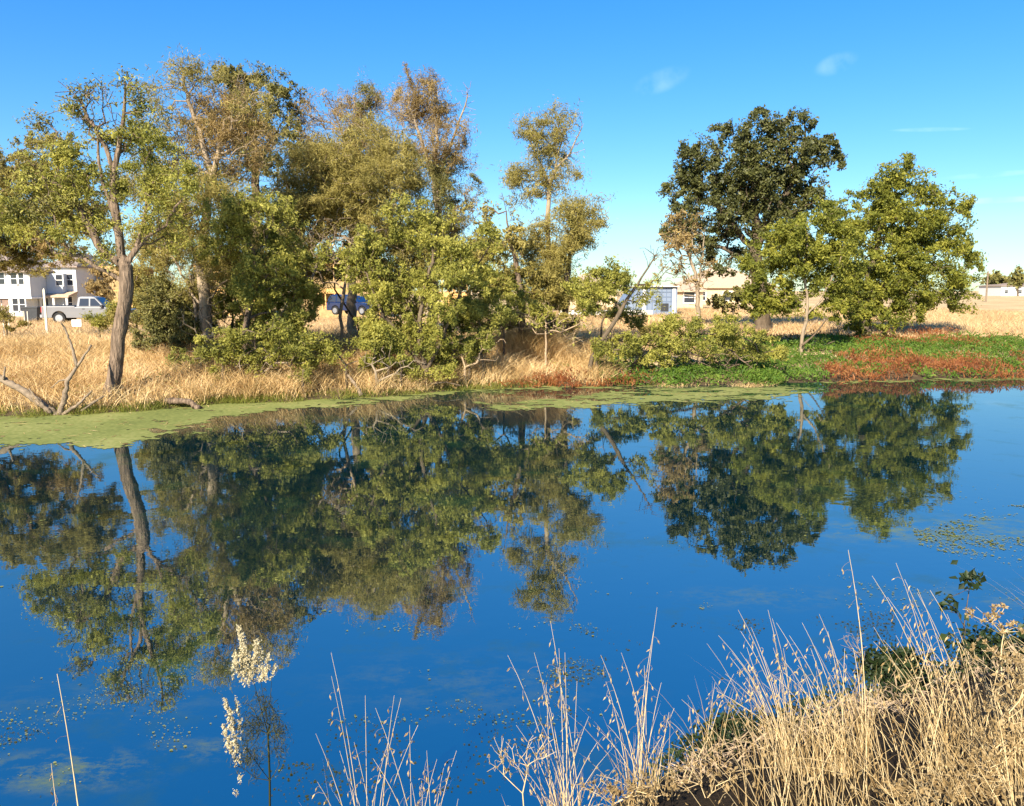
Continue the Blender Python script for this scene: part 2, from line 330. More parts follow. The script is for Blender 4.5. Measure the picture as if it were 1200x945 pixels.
F = np.stack([idx[:-1, :-1], idx[:-1, 1:], idx[1:, 1:], idx[1:, :-1]], -1).reshape(-1, 4)
tag(mesh('ground', np.stack([X, Y_, Z], -1), F, ground_mat(), smooth=True), kind='structure')
wx = np.linspace(-250, 250, 60); wy = np.linspace(2.0, 48, 24)
Xw, Yw = np.meshgrid(wx, wy); iw = np.arange(Xw.size).reshape(Xw.shape)
Fw = np.stack([iw[:-1, :-1], iw[:-1, 1:], iw[1:, 1:], iw[1:, :-1]], -1).reshape(-1, 4)
tag(mesh('water', np.stack([Xw, Yw, 0*Xw], -1), Fw, water_mat()), kind='structure')

# ------------------------------------------------------------------ trees
def grow(skel, limbs, attract, bf=.28, jit=.10, seg=.30, sag=.04):
    """joins attractor points to the skeleton one by one, always by the cheapest way"""
    cap = 40000; P = np.zeros((cap, 3)); par = np.full(cap, -1); pl = np.zeros(cap); n = 0
    def chain(pts, start):
        nonlocal n
        prev = start
        for q in pts:
            P[n] = q; par[n] = prev; pl[n] = 0 if prev < 0 else pl[prev]+np.linalg.norm(P[n]-P[prev]); prev = n; n += 1
        return prev
    def dens(pts, step, wob):
        out = [pts[0]]
        for a, b in zip(pts[:-1], pts[1:]):
            k = max(1, int(np.linalg.norm(b-a)/step)); 
            for i in range(1, k+1): out.append(a+(b-a)*i/k+(rng.normal(size=3)*wob if i < k else 0))
        return out
    sp = dens([np.asarray(p, float) for p in skel], .3, .02); chain(sp, -1); ntr = n
    for lb in limbs:
        lb = [np.asarray(p, float) for p in lb]
        j = int(np.argmin(np.linalg.norm(P[:n]-lb[0], axis=1)))
        chain(dens([P[j]]+lb[1:], .25, .025)[1:], j)
    A = np.asarray(attract, float).reshape(-1, 3)
    if len(A):
        d0 = np.min(np.linalg.norm(A[:, None]-P[None, :n], axis=2), axis=1) if len(A)*n < 4e7 else np.linalg.norm(A-P[0], axis=1)
        ends = np.zeros(len(A), int)
        lo = max(1, int(ntr*.45)); 
        for ii in np.argsort(d0):
            q = A[ii]; dv = P[lo:n]-q; d = np.sqrt((dv*dv).sum(1))
            j = lo+int(np.argmin(d+bf*pl[lo:n])); dist = np.linalg.norm(q-P[j])
            k = max(1, min(12, int(dist/seg))); v = q-P[j]; w = rng.normal(size=3)*jit*dist
            pts = [P[j]+v*t+w*sin(pi*t)+np.array([0, 0, sag*dist*sin(pi*t)]) for t in (np.arange(1, k+1)/k)]
            if n+k >= cap: break
            ends[ii] = chain(pts, j)
    return P[:n], par[:n], ntr
def limb_mesh(P, par, r0, rtip=.006, expo=2.25, flare=True, name='trunk', mat=None, parent=None, loc=None):
    n = len(P); r = np.zeros(n); acc = np.zeros(n); main = np.full(n, -1); best = np.zeros(n)
    for i in range(n-1, -1, -1):
        r[i] = max(acc[i], rtip**expo)**(1/expo)
        p = par[i]
        if p >= 0:
            acc[p] += r[i]**expo
            if r[i] > best[p]: best[p] = r[i]; main[p] = i
    g = r0/r[0]; r = r*(1+(g-1)*(r/r[0])**.55)
    if flare:
        hgt = P[:, 2]-P[0, 2]; d = np.linalg.norm(P[:, :2]-P[0, :2], axis=1)
        r *= 1+.55*np.exp(-np.maximum(hgt, 0)/.25)*(d < 1.0)
    D = np.zeros((n, 3)); ok = par >= 0; D[ok] = P[ok]-P[par[ok]]; 
    ch = np.array([main[i] if main[i] >= 0 else i for i in range(n)])
    D = unit(unit(D)+unit(P[ch]-P)*(ch != np.arange(n))[:, None]); A, B = frames(D)
    out = []
    e = np.where(ok)[0]
    for lo, hi, k in ((.06, 9, 10), (.02, .06, 6), (0, .02, 3)):
        s = e[(r[e] >= lo) & (r[e] < hi)]
        if not len(s): continue
        p = par[s]; own = main[p] == s
        th = 2*pi*np.arange(k)/k; c, sn = np.cos(th)[None, :, None], np.sin(th)[None, :, None]
        def ring(i, rad, bump):
            R_ = rad[:, None]*(1+bump)
            return P[i][:, None]+R_[..., None]*(A[i][:, None]*c+B[i][:, None]*sn)
        def bmp(i): return (.10*np.sin(3*th[None]+P[i][:, 2:3]*3)+.06*np.sin(5*th[None]+P[i][:, 2:3]*7+P[i][:, 0:1]))*(k == 10)
        # ring frames: own branch start uses this branch's frame
        e1 = ring(s, r[s], bmp(s))
        fa = np.where(own, p, s)
        rs = np.where(own, r[p], np.minimum(r[p]*.9, r[s]*1.25))
        R_ = rs[:, None]*(1+bmp(fa))
        e0 = P[p][:, None]+R_[..., None]*(A[fa][:, None]*c+B[fa][:, None]*sn)
        V = np.concatenate([e0, e1], 1).reshape(-1, 3); b = (np.arange(len(s))*2*k)[:, None, None]
        q = np.arange(k); Q = np.stack([q, (q+1) % k, k+(q+1) % k, k+q], -1)[None]
        out.append((V, (b+Q).reshape(-1, 4)))
    V, F = merge(out)
    return mesh(name, V, F, mat, parent, True, loc)
def sample_blob(c, rad, n, bias=.45, holes=.0, seed=0):
    d = unit(rng.normal(size=(n*3, 3))); u = rng.uniform(size=(n*3, 1))**bias
    p = d*u
    q = c+p*rad
    f = vn(q[:, 0]+q[:, 2]*.7, q[:, 2]-q[:, 1]*.6, 2.2, seed)
    q = q[f > holes-.55][:n]
    return q
LEAVES = 0; BLOB = 1.15
def tree(name, label, cat, base, Y, trunk, blobs, r0=.15, bark='bark', limbs=(), leaf='bright', size=(.10, .055), cov=1.5, spread=.16,
         nat=19, bare=(), rtip=.0075, group=None, droop=-.3, bf=.28, nb=(-.35, -.75, .6), holes=.2, bias=.5, sag=.04, jit=.1, clumps=2.6, cw=(.34, .6), feather=.9):
    """photo outline of trunk, limbs and leaf masses turned into a grown tree at distance Y"""
    global LEAVES
    b = at(base[0], base[1], Y); Y = max(Y, float(yfar(b[0]))+.45)
    b = at(base[0], base[1], Y); b[2] = hz(b[0], Y)-.08
    k = Y/FPX
    sk = [b]+[at(p[0], p[1], Y+(p[2] if len(p) > 2 else 0)) for p in trunk]
    lb = [[at(p[0], p[1], Y+(p[2] if len(p) > 2 else 0)) for p in l] for l in limbs]
    pts, leafpts, todo = [], [], []
    for i, bl in enumerate(blobs):
        cx, cy, rx, ry = bl[:4]; rx *= BLOB; ry *= BLOB; o = bl[4] if len(bl) > 4 else {}
        dy = o.get('dy', rng.uniform(-.5, .5)*rx*k*.8)
        c = at(cx, cy, Y+dy); rad = np.array([rx*k, (rx+ry)*.5*k*o.get('deep', .95), ry*k])
        area = pi*rad[0]*rad[2]
        m = int(np.clip(2+area*clumps, 2, 12)); sub = []
        nq = max(6, int(area*o.get('nat', nat)))
        for _ in range(m):
            w = rng.uniform(*cw); cc = c+unit(rng.normal(size=3))*rng.uniform(.4, .8)*rad
            sub.append(sample_blob(cc, rad*w*np.array([1.05, 1, 1]), max(3, nq//m), bias, holes, i))
        q = np.concatenate(sub)
        todo.append((q, area, o))
    U = np.concatenate([t[0] for t in todo]) if todo else np.zeros((0, 3)); rr = max(.7, 3.4*spread)   # drop stray points away from the crown
    for q, area, o in todo:
        if len(U) > 25: q = q[(np.linalg.norm(q[:, None]-U[None], axis=2) < rr).sum(1) >= 6]
        if not len(q): continue
        lf = o.get('leaf', leaf)
        nl = int(1.85*o.get('cov', cov)*area/(size[0]*size[1]*.5))
        pts.append(q)
        if nl and len(q):
            wgt = rng.gamma(1.3, 1.0, len(q)); ii = rng.choice(len(q), nl, p=wgt/wgt.sum())
            sc = rng.uniform(.55, 1.45, len(q))[ii][:, None]
            ax = unit(rng.normal(size=(len(q), 3))+np.array([0, 0, -.2]))[ii]
            d = unit(rng.normal(size=(nl, 3)))*rng.uniform(0, 1, (nl, 1))**.5
            off = (d*np.array([1, 1, .8])+ax*rng.normal(size=(nl, 1)).clip(-1.5, 1.5)*feather)*spread*sc
            leafpts.append((lf, np.concatenate([q[ii]+off, d*1.3+np.array(nb)], 1)))
    for bl in bare:
        cx, cy, rx, ry = bl[:4]; c = at(cx, cy, Y); rad = np.array([rx*k, rx*k*.8, ry*k])
        pts.append(sample_blob(c, rad, max(5, int(pi*rad[0]*rad[2]*nat*1.1)), .6, 0, 3))
    P, par, ntr = grow(sk, lb, np.concatenate(pts) if pts else np.zeros((0, 3)), bf=bf, sag=sag, jit=jit)
    root = thing(name, label, cat, b, group=group)
    limb_mesh(P, par, r0, rtip, mat=M[bark], parent=root, loc=b)
    kinds = {}
    for lf, q in leafpts: kinds.setdefault(lf, []).append(q)
    for lf, qs in kinds.items():
        q = np.concatenate(qs); q = q[q[:, 2] > height(q[:, 0], q[:, 1])+.03]
        LEAVES += len(q)
        V, F = leaves(q[:, :3], size[0], size[1], (0, 0, droop), q[:, 3:], .45)
        mesh('crown', V, F, M[lf], root, False, b)
    return root
WIL = dict(size=(.13, .019), spread=.22, droop=-.5, nat=22, feather=1.5)
# --- far row first
tree('evergreen_tree', 'dark olive bushy tree at the far left behind the forked cottonwood', 'tree', (-48, 380), 35, [(-40,340),(-20,280),(10,220)],
     [(30,195,48,40),(8,240,42,55),(62,185,32,32),(60,245,45,45),(20,290,45,28),(-40,230,60,70),(95,230,30,30),(5,300,36,20),(30,308,28,9,{'cov':.8}),(88,303,26,9,{'cov':.8}),(60,318,20,6,{'cov':.5}),(68,290,40,18,{'cov':.8,'leaf':'brownolive'}),(110,265,30,22)], .25, leaf='olive', cov=1.35, size=(.10,.035), holes=.3)
tree('poplar_tree', 'tall dark green tree rising behind the brown twiggy willow', 'tree', (305, 380), 37, [(305,340),(300,260),(298,180)],
     [(300,112,40,30),(268,92,22,18),(335,112,22,18),(322,180,38,40),(280,160,40,40),(345,140,14,26,{'cov':.6}),(300,250,45,40)], .22, leaf='darkgreen', cov=1.3, size=(.10,.04), holes=.3, spread=.2)
tree('willow_tree', 'tall willow with wispy pale twigs above an olive crown, left of centre', 'tree', (412, 385), 37, [(412,330),(414,250),(416,190)],
     [(405,150,26,36,{'cov':.9}),(370,135,20,32,{'cov':.45}),(435,140,26,36,{'cov':.6}),(428,120,12,18,{'cov':1.0,'leaf':'darkgreen'}),(410,195,40,32),(372,185,28,26,{'cov':.7}),(400,240,45,36)], .2, 'palebark',
     limbs=[[(416,190),(402,160),(392,135)],[(416,190),(418,150),(414,112)],[(416,190),(432,160),(440,130)]], leaf='brownolive', cov=1.3, **WIL)
tree('willow_tree', 'tallest grey-brown willow with spiky top, middle of the tree row', 'tree', (505, 385), 36, [(508,330),(515,270),(510,215)],
     [(485,125,36,34,{'cov':1.1}),(500,105,26,18,{'cov':.6}),(520,165,28,30,{'cov':.9}),(525,225,28,36,{'cov':1.2,'leaf':'darkgreen'}),(498,185,26,30,{'cov':.6}),(552,225,18,30,{'cov':.25}),(535,280,40,35)], .2, 'palebark',
     limbs=[[(510,215),(495,170),(482,130)],[(510,215),(528,170),(545,125),(552,95)],[(510,215),(512,160),(508,100)]], leaf='brownolive', cov=1.0, bare=[(545,125,14,32),(470,140,20,30)], **WIL)
tree('willow_tree', 'broad olive willow dome with a leaning pale limb, behind the bright green tree', 'tree', (332, 392), 31, [(335,380),(350,335),(366,285),(378,250)],
     [(385,200,46,40),(425,175,45,32),(462,205,40,36),(440,235,62,34),(370,245,40,30),(405,215,50,40),(345,225,25,35),(490,240,30,40,{'cov':.7}),(450,275,40,25,{'cov':.6}),(340,290,30,40),(360,330,26,20,{'cov':.6}),(500,285,30,34),(320,320,30,30)], .17, 'palebark',
     limbs=[[(366,285),(400,262),(450,262)],[(350,335),(325,290),(318,250)]], leaf='olive', cov=1.25, **WIL)
tree('willow_tree', 'brown twiggy willow with pale forked trunk and thin ragged top, right of the big cottonwood', 'tree', (241, 398), 27.5, [(242,385),(240,360),(238,335),(236,315)],
     [(215,85,26,22,{'cov':.4}),(180,108,18,16,{'cov':.4}),(240,95,26,24,{'cov':.5}),(255,135,42,34,{'leaf':'brownolive'}),(238,185,52,40,{'leaf':'brownolive'}),(285,175,36,34,{'leaf':'brownolive'}),(200,150,35,32,{'cov':.5}),(300,130,25,25,{'cov':.5}),(255,235,50,30),(215,240,40,35,{'cov':.8}),(235,290,40,25,{'cov':.6}),(180,290,30,30,{'cov':.7}),(260,300,35,26,{'cov':.8}),(225,330,36,20,{'cov':.5}),(170,215,36,36),(300,290,30,40,{'cov':.8})], .2, 'palebark',
     limbs=[[(236,315),(215,270),(196,225)],[(236,315),(240,260),(250,205),(262,150)],[(238,335),(262,295),(292,250)],[(250,205),(225,130),(212,80)]], leaf='olive', cov=.85, bare=[(240,340,35,35),(265,170,46,56),(215,90,30,34),(290,120,36,40)], **WIL)
# --- the big cottonwood
tree('cottonwood_tree', 'big forked cottonwood with thick leaning grey trunk and sparse bare top at the left', 'tree', (130, 460), 22.3,
     [(133,445),(138,410),(143,370),(148,335),(148,312)],
     [(118,115,34,26,{'cov':.22,'leaf':'darkgreen'}),(150,100,22,18,{'cov':.25,'leaf':'darkgreen'}),(90,110,18,16,{'cov':.15,'leaf':'darkgreen'}),
      (60,190,36,28,{'cov':.9}),(40,150,20,14,{'cov':.5,'leaf':'darkgreen'}),(150,172,34,22,{'cov':1.1}),(190,190,36,30,{'cov':1.0}),(215,225,36,30,{'cov':.9}),(90,205,30,26,{'cov':.5}),(45,235,42,30,{'cov':.9,'leaf':'darkgreen'}),
      (75,262,34,26,{'cov':.9}),(120,235,30,26,{'cov':.4}),(180,250,34,26,{'cov':.6}),(20,270,30,22,{'cov':.8}),(110,290,30,14,{'cov':.7}),(95,150,30,26,{'cov':.2}),(165,140,30,26,{'cov':.3}),(78,118,18,16,{'cov':.2}),(162,108,20,18,{'cov':.25}),(125,265,30,22,{'cov':.5}),(200,285,26,18,{'cov':.5}),(150,215,34,24,{'cov':.5}),(15,230,30,26,{'cov':.8}),(65,225,40,22,{'cov':.7})], .18, 'bark',
     limbs=[[(148,312),(141,290),(136,255),(133,215),(128,185),(112,150),(95,118),(68,95)],[(148,312),(160,292),(185,270),(222,250)],[(148,318),(125,300),(108,272),(78,222),(48,206)],
            [(133,215),(140,170),(146,120),(152,95)],[(136,255),(120,215),(115,180),(108,140)],[(147,325),(125,318),(95,300),(62,296)],[(160,292),(168,262),(178,220)]], leaf='bright', cov=1.0, size=(.07,.030), nat=24, rtip=.009, holes=.3, spread=.2, bare=[(110,120,44,34),(100,255,50,40),(70,220,40,34),(190,240,40,34),(160,150,40,30)])
# --- front bushes of the left bank
tree('green_shrub', 'yellow-green leafy tree leaning over the bank right of the pale forked willow', 'tree', (285, 410), 26, [(288,385),(295,340),(300,300)],
     [(285,255,46,30),(320,285,34,30),(265,290,38,24),(300,330,42,30),(335,250,25,25,{'cov':.7}),(345,330,30,30),(330,370,34,26,{'cov':.8})], .1, leaf='bright', cov=1.4, size=(.085,.034), nat=20)
tree('green_shrub', 'dark green rounded bush in the dry grass right of the cottonwood trunk', 'bush', (195, 405), 28, [(196,390),(198,370)],
     [(190,350,34,30),(215,370,30,30),(178,385,26,22),(205,400,24,16)], .05, 'darkbark', leaf='darkgreen', cov=1.9, size=(.075,.034), nat=28)
tree('green_shrub', 'low yellow-green bush below the pale willow trunk', 'bush', (262, 430), 24.5, [(262,420),(264,405)],
     [(262,405,28,22),(290,420,24,18,{'cov':.8}),(330,395,40,24,{'cov':.9}),(372,412,30,16,{'cov':.8}),(260,440,12,12)], .04, 'darkbark', leaf='bright', cov=1.6, size=(.075,.034), nat=28)
tree('walnut_tree', 'bright green leafy tree on the shore with dark trunk, centre of the far bank', 'tree', (498, 447), 23.5, [(500,435),(492,405),(492,370),(500,330),(508,295)],
     [(440,300,36,22),(495,275,42,28),(535,300,34,26),(465,335,48,24),(515,340,46,30),(505,385,44,26),(455,375,34,22),(480,250,34,20,{'cov':.7}),(410,322,24,14,{'cov':.8}),(545,400,22,14,{'cov':.9}),(430,275,24,16,{'cov':.7}),(385,295,24,14,{'cov':.8}),(568,275,20,16),(480,415,30,14),(560,330,22,20),(445,345,24,20)], .12, 'darkbark',
     limbs=[[(500,435),(470,400),(445,360),(430,320)],[(500,435),(520,395),(540,340)]], leaf='bright', cov=1.4, size=(.085,.036), holes=.35, nat=20)
tree('broken_tree', 'slim snapped trunk hung with green leaves beside the thin tall willow', 'tree', (612, 392), 30, [(612,360),(605,310),(594,260),(588,226)],
     [(604,290,20,30),(580,300,24,26,{'cov':.7}),(618,330,24,26),(560,250,20,20,{'cov':.4}),(575,335,26,22)], .13, 'bark', leaf='olive', cov=1.2, size=(.13,.045))
tree('willow_tree', 'thin tall willow with open feathery top standing alone against the sky', 'tree', (643, 392), 32, [(644,350),(643,290),(642,250),(644,215)],
     [(622,150,24,16,{'cov':1.2}),(648,140,22,16,{'cov':.8}),(655,172,20,22,{'cov':1.2}),(632,172,16,16,{'cov':.6}),(632,215,32,18,{'cov':1.2}),(605,205,18,16,{'cov':.8}),(658,200,20,18,{'cov':.4}),(612,232,24,10,{'cov':.4})], .085, 'palebark',
     limbs=[[(644,215),(632,190),(618,160)],[(644,215),(652,190),(660,160)],[(650,195),(668,180),(684,145)]], leaf='olive', cov=.6, bare=[(650,165,36,34),(640,210,34,18),(676,150,14,26),(672,185,16,16)], bf=.2, **WIL)
tree('willow_tree', 'low olive willow with a rounded crown leaning right below the thin tall willow', 'tree', (662, 395), 31, [(662,370),(664,330),(668,300)],
     [(672,258,30,26),(690,280,22,18),(650,285,30,30),(700,262,14,12,{'cov':.6}),(635,305,28,28),(655,325,30,22),(670,240,16,12,{'cov':.6})], .12, 'darkbark', leaf='olive', cov=1.5, **WIL)
for i, (px, py, Yq, bl, lf, lab) in enumerate([
    (590, 395, 29, [(585,355,34,20),(550,362,26,20),(615,362,26,16)], 'bright', 'leafy green bush beside the shore tree, left of the tawny grass mound'),
    (640, 385, 30.5, [(632,345,30,22),(660,352,24,18),(640,330,20,16)], 'olive', 'olive bush at the foot of the thin tall willow'),
    (565, 430, 25, [(548,412,22,12),(520,420,22,12)], 'bright', 'small green bush at the waterline under the shore tree'),
    (405, 440, 25, [(400,408,22,12),(424,424,16,10)], 'bright', 'small leafy bush below the dark blue car')]):
    tree('green_shrub', lab, 'bush', (px, py), Yq, [(px, py-12)], bl, .04, 'darkbark', leaf=lf, cov=1.6, size=(.08,.032), nat=26)
for px, py, Yq, bl, lf, lab in [
    (345, 400, 27.5, [(345,345,36,24),(362,360,24,16),(320,355,26,20)], 'bright', 'yellow-green bush in front of the leaning pale limb'),
    (222, 405, 29, [(222,335,30,26),(212,365,26,22),(240,375,22,18)], 'olive', 'olive bush behind the pale willow trunk'),
    (455, 400, 28, [(455,325,34,24),(455,350,22,16),(480,355,28,20)], 'olive', 'olive bush behind the bright green shore tree'),
    (575, 395, 30, [(572,310,26,26),(560,335,22,20),(598,330,24,20)], 'bright', 'tall leafy bush left of the snapped trunk'),
    (705, 392, 31, [(700,345,26,14),(725,362,24,12),(745,372,20,10)], 'shrub', 'low leafy bush by the pale rail behind the leaning tree'),
    (700, 425, 28.2, [(708,412,20,12),(735,405,22,12)], 'bright', 'small bright bush at the foot of the leaning tree'),
    (305, 432, 24.8, [(300,415,30,14),(345,420,26,10)], 'bright', 'low spreading green bush above the duckweed, centre-left'),
    (115, 385, 33, [(115,372,22,10),(128,365,14,10)], 'bright', 'small sunny bush touching the cottonwood trunk below the pickup'),
    (780, 385, 33, [(795,375,22,8),(765,388,18,8)], 'olive', 'low scrub in front of the wrapped house')]:
    tree('green_shrub', lab, 'bush', (px, py), Yq, [(px, py-12)], bl, .04, 'darkbark', leaf=lf, cov=1.5, size=(.08,.032), rtip=.007, nat=26)
for px, py, Yq, bl, lab in [
    (230, 398, 28, [(225,300,46,40),(250,260,36,36)], 'pale leafless branching thicket by the forked willow'),
    (350, 392, 29.5, [(370,285,40,30),(345,320,30,30),(420,270,36,20)], 'pale bare branches spread below the willow dome')]:
    tree('brush_thicket', lab, 'bush', (px, py), Yq, [(px, py-30), (bl[0][0], bl[0][1]+bl[0][3])], [], .06, 'palebark', bare=bl, nat=26, rtip=.008)
for px, py, Yq, bl, lf, lab in [
    (470, 440, 24.2, [(468,425,26,12),(445,412,20,12)], 'shrub', 'low bush over the bank just left of the dark shore trunk'),
    (355, 445, 24, [(352,436,24,9)], 'shrub', 'small weedy bush on the bank above the duckweed'),
    (160, 400, 30, [(160,370,22,16),(172,345,18,18)], 'olive', 'olive bush directly behind the cottonwood trunk'),
    (270, 395, 28.5, [(270,350,24,22),(285,372,24,14)], 'bright', 'sunny bush in front of the timber framed house'),
    (420, 395, 33, [(430,290,40,26),(385,320,30,12)], 'olive', 'tall olive shrub in front of the yellow sheathed house')]:
    tree('green_shrub', lab, 'bush', (px, py), Yq, [(px, py-12)], bl, .04, 'darkbark', leaf=lf, cov=1.5, size=(.075,.032), rtip=.007, nat=26)
for px, py, Yq, bl, lab in [
    (300, 440, 24.6, [(300,425,44,16),(350,418,36,14)], 'dead twigs tumbling down the bank below the yellow-green bush'),
    (440, 445, 24.2, [(440,420,34,18),(475,432,26,14)], 'dead twigs on the bank left of the dark shore trunk'),
    (545, 440, 24.6, [(545,415,24,18),(572,405,22,22)], 'dead twigs between the shore tree and the tawny grass mound'),
    (250, 415, 26.5, [(235,370,30,28),(262,395,22,20)], 'pale twiggy brush round the foot of the forked willow'),
    (470, 395, 34, [(470,150,46,36),(400,130,36,30)], 'thin bare stems standing above the willow crowns')]:
    tree('brush_thicket', lab, 'bush', (px, py), Yq, [(px, py-10)]+([(460,250),(455,190)] if py == 395 else []), [], .05, 'palebark' if px < 500 else 'deadtwig', bare=bl, nat=26, rtip=.007)
for px, py, Yq, bl, lf, lab in [
    (205, 415, 27, [(205,395,30,16),(175,400,20,10)], 'darkgreen', 'low dark bush at the foot of the dark green rounded bush'),
    (300, 400, 27.2, [(300,375,34,20),(335,385,24,14)], 'shrub', 'mid-green bush left of the dark blue car'),
    (345, 300, 32, [(330,300,34,34),(300,320,26,28),(360,255,30,24)], 'olive', 'olive tree filling the gap behind the yellow-green leaning tree'),
    (180, 390, 33, [(185,300,34,34),(170,330,26,24),(205,265,30,26)], 'olive', 'olive tree standing behind the fork of the cottonwood'),
    (520, 395, 29, [(525,385,26,16),(545,370,24,18),(500,392,24,10)], 'shrub', 'mid-green bush behind the right side of the shore tree'),
    (610, 400, 32, [(600,380,40,12),(655,378,30,12)], 'olive', 'low olive scrub above the tawny grass mound'),
    (480, 455, 26, [(480,438,22,8),(515,436,18,8)], 'bright', 'trailing green sprigs at the waterline left of the dark forked branch'),
    (385, 440, 26.5, [(372,428,24,10),(395,420,16,10)], 'bright', 'ragged green bush on the bank above the pale broken branch'),
    (425, 380, 29.5, [(470,352,26,20),(450,385,30,12)], 'bright', 'sunlit green bush just right of the dark blue car')]:
    tree('green_shrub', lab, 'bush', (px, py), Yq, [(px, py-12)], bl, .04, 'darkbark', leaf=lf, cov=1.4, size=(.08,.034), rtip=.007, nat=22)
for px, py, Yq, bl, lf, lab in [
    (235, 432, 25.2, [(232,412,24,14),(215,425,18,8)], 'shrub', 'low green bush on the bank between the cottonwood and the pale willow trunk'),
    (345, 420, 26.4, [(340,400,30,18),(320,412,22,12)], 'bright', 'rounded yellow-green bush below the orange-brown willow dome'),
    (455, 445, 25.6, [(430,400,24,16),(455,392,28,20),(440,425,22,10)], 'bright', 'drooping green bush filling the bank left of the shore tree'),
    (550, 445, 26, [(535,425,24,12),(560,395,24,18),(575,375,22,16)], 'shrub', 'drooping green bush at the left end of the tawny grass mound'),
    (270, 330, 31, [(255,320,34,24),(285,310,30,24),(300,345,30,18)], 'olive', 'olive foliage screen in front of the timber framed house'),
    (440, 340, 33.5, [(395,305,24,20),(440,310,34,22),(475,315,30,20),(470,280,34,22)], 'olive', 'olive tree screening the yellow sheathed house'),
    (540, 340, 33, [(530,320,22,26),(560,300,26,26),(575,330,20,20)], 'olive', 'olive tree behind the shore tree on its right')]:
    tree('green_shrub', lab, 'bush', (px, py), Yq, [(px, py-12)], bl, .04, 'darkbark', leaf=lf, cov=1.4, size=(.08,.032), rtip=.007, nat=24)
tree('green_shrub', 'green weedy bush at the left edge in front of the white house', 'bush', (8, 392), 34, [(8, 385)], [(4,374,16,12),(-20,368,20,16),(22,380,10,7)], .03, 'darkbark', leaf='olive', cov=1.3, size=(.08,.034), nat=24)
tree('green_shrub', 'dry brown bush behind the pickup, under the cottonwood fork', 'bush', (118, 385), 64, [(118, 360)], [(112,335,16,14),(130,345,16,16),(128,322,18,12)], .06, 'darkbark', leaf='brownolive', cov=1.1, size=(.16,.07), nat=6)
tree('brush_thicket', 'tangle of grey leafless twigs above the tawny grass mound', 'bush', (640, 392), 29, [(640, 380)], [(625,375,50,18,{'cov':.05}),(680,385,30,20,{'cov':.05})], .04, 'deadtwig', bare=[(610,365,50,22),(690,375,25,22)], nat=26, rtip=.008)
tree('brush_thicket', 'tangle of dead branches hanging under the olive willow dome', 'bush', (400, 392), 30, [(400, 360),(408,320)], [(400,300,30,20,{'cov':.05})], .06, 'deadtwig', bare=[(405,285,45,22),(380,310,30,25)], nat=22, rtip=.008)
tree('leaning_tree', 'small tree leaning right from the shore with leafy clump and bare forked top', 'tree', (690, 432), 28.5, [(694,420),(706,398),(721,376),(734,352),(752,325),(768,300)],
     [(710,335,30,18),(735,330,26,18),(700,352,26,16),(755,345,22,16,{'cov':.7}),(690,335,20,16),(720,312,18,10,{'cov':.6})], .075, 'darkbark', leaf='bright', cov=1.4, size=(.075,.034), bare=[(768,292,24,18),(788,318,20,22)], rtip=.008)
tree('dead_tree', 'brown half-dead twiggy tree in front of the dark oak', 'tree', (818, 372), 39, [(818,350),(815,320),(808,300)],
     [(800,270,28,22,{'cov':.5}),(790,295,26,26,{'cov':.35}),(815,320,22,26,{'cov':.3})], .1, 'palebark', leaf='brownolive', bare=[(800,285,36,36),(815,330,26,30)], size=(.15,.05), nat=14, rtip=.011, limbs=[[(818,350),(822,310),(826,270)]])
# --- oak and walnuts on the right
tree('oak_tree', 'large dark evergreen oak with rounded crown, tallest tree on the right', 'tree', (893, 375), 47, [(893,355),(889,325),(884,295),(886,265)],
     [(880,185,60,34),(830,225,36,34),(935,172,36,28),(848,285,26,28),(812,255,26,26),(940,230,34,30),(905,152,44,20),(850,165,24,18),(885,240,46,36),(815,205,22,18),(965,165,14,12),(850,315,18,12,{'cov':1.2}),(790,270,16,22),(800,220,16,22),(880,310,18,16,{'cov':.6}),(925,142,26,12),(865,205,40,40),(905,215,40,40),(830,190,30,28),(860,255,36,32),(825,290,22,30),(915,265,36,28),(950,200,28,26)], .42, 'darkbark',
     limbs=[[(884,295),(860,265),(835,235)],[(884,295),(905,255),(935,205)],[(886,265),(882,215),(885,170)],[(889,325),(865,300),(845,290)]], leaf='oak', cov=1.25, size=(.13,.075), spread=.30, nat=5.0, rtip=.012, holes=.45, bias=.4, nb=(-.3,-.7,.6), droop=0, clumps=1.0, cw=(.42, .7))
tree('walnut_tree', 'broad bright green walnut tree with rounded crown at the right', 'tree', (1010, 388), 43, [(1012,372),(1015,345),(1022,310),(1030,275)],
     [(1055,215,42,28),(1095,255,38,38),(1035,270,42,40),(1105,315,34,30),(1000,250,28,34),(1052,325,36,30),(1128,250,16,10),(1018,350,26,22),(1070,275,40,36),(1130,335,20,18),(1080,345,30,18),(1028,220,22,18),(1118,285,20,16),(1012,305,26,30),(1120,225,10,14,{'cov':.7}),(1075,320,34,30),(1040,300,34,34),(1100,290,28,28),(995,320,24,28),(1060,250,36,30),(1000,360,20,16),(1140,300,10,18),(1035,368,24,14),(1065,360,30,16),(1110,350,26,14),(1015,335,26,26),(985,345,20,22)], .3, 'darkbark',
     limbs=[[(1022,310),(1055,290),(1085,265)],[(1030,275),(1040,245),(1055,215)],[(1015,345),(1050,325),(1090,318)]], leaf='walnut', cov=1.2, size=(.14,.062), spread=.29, nat=5.4, rtip=.01, holes=.45, bias=.4, nb=(-.35,-.75,.5), clumps=1.1, cw=(.42, .68))
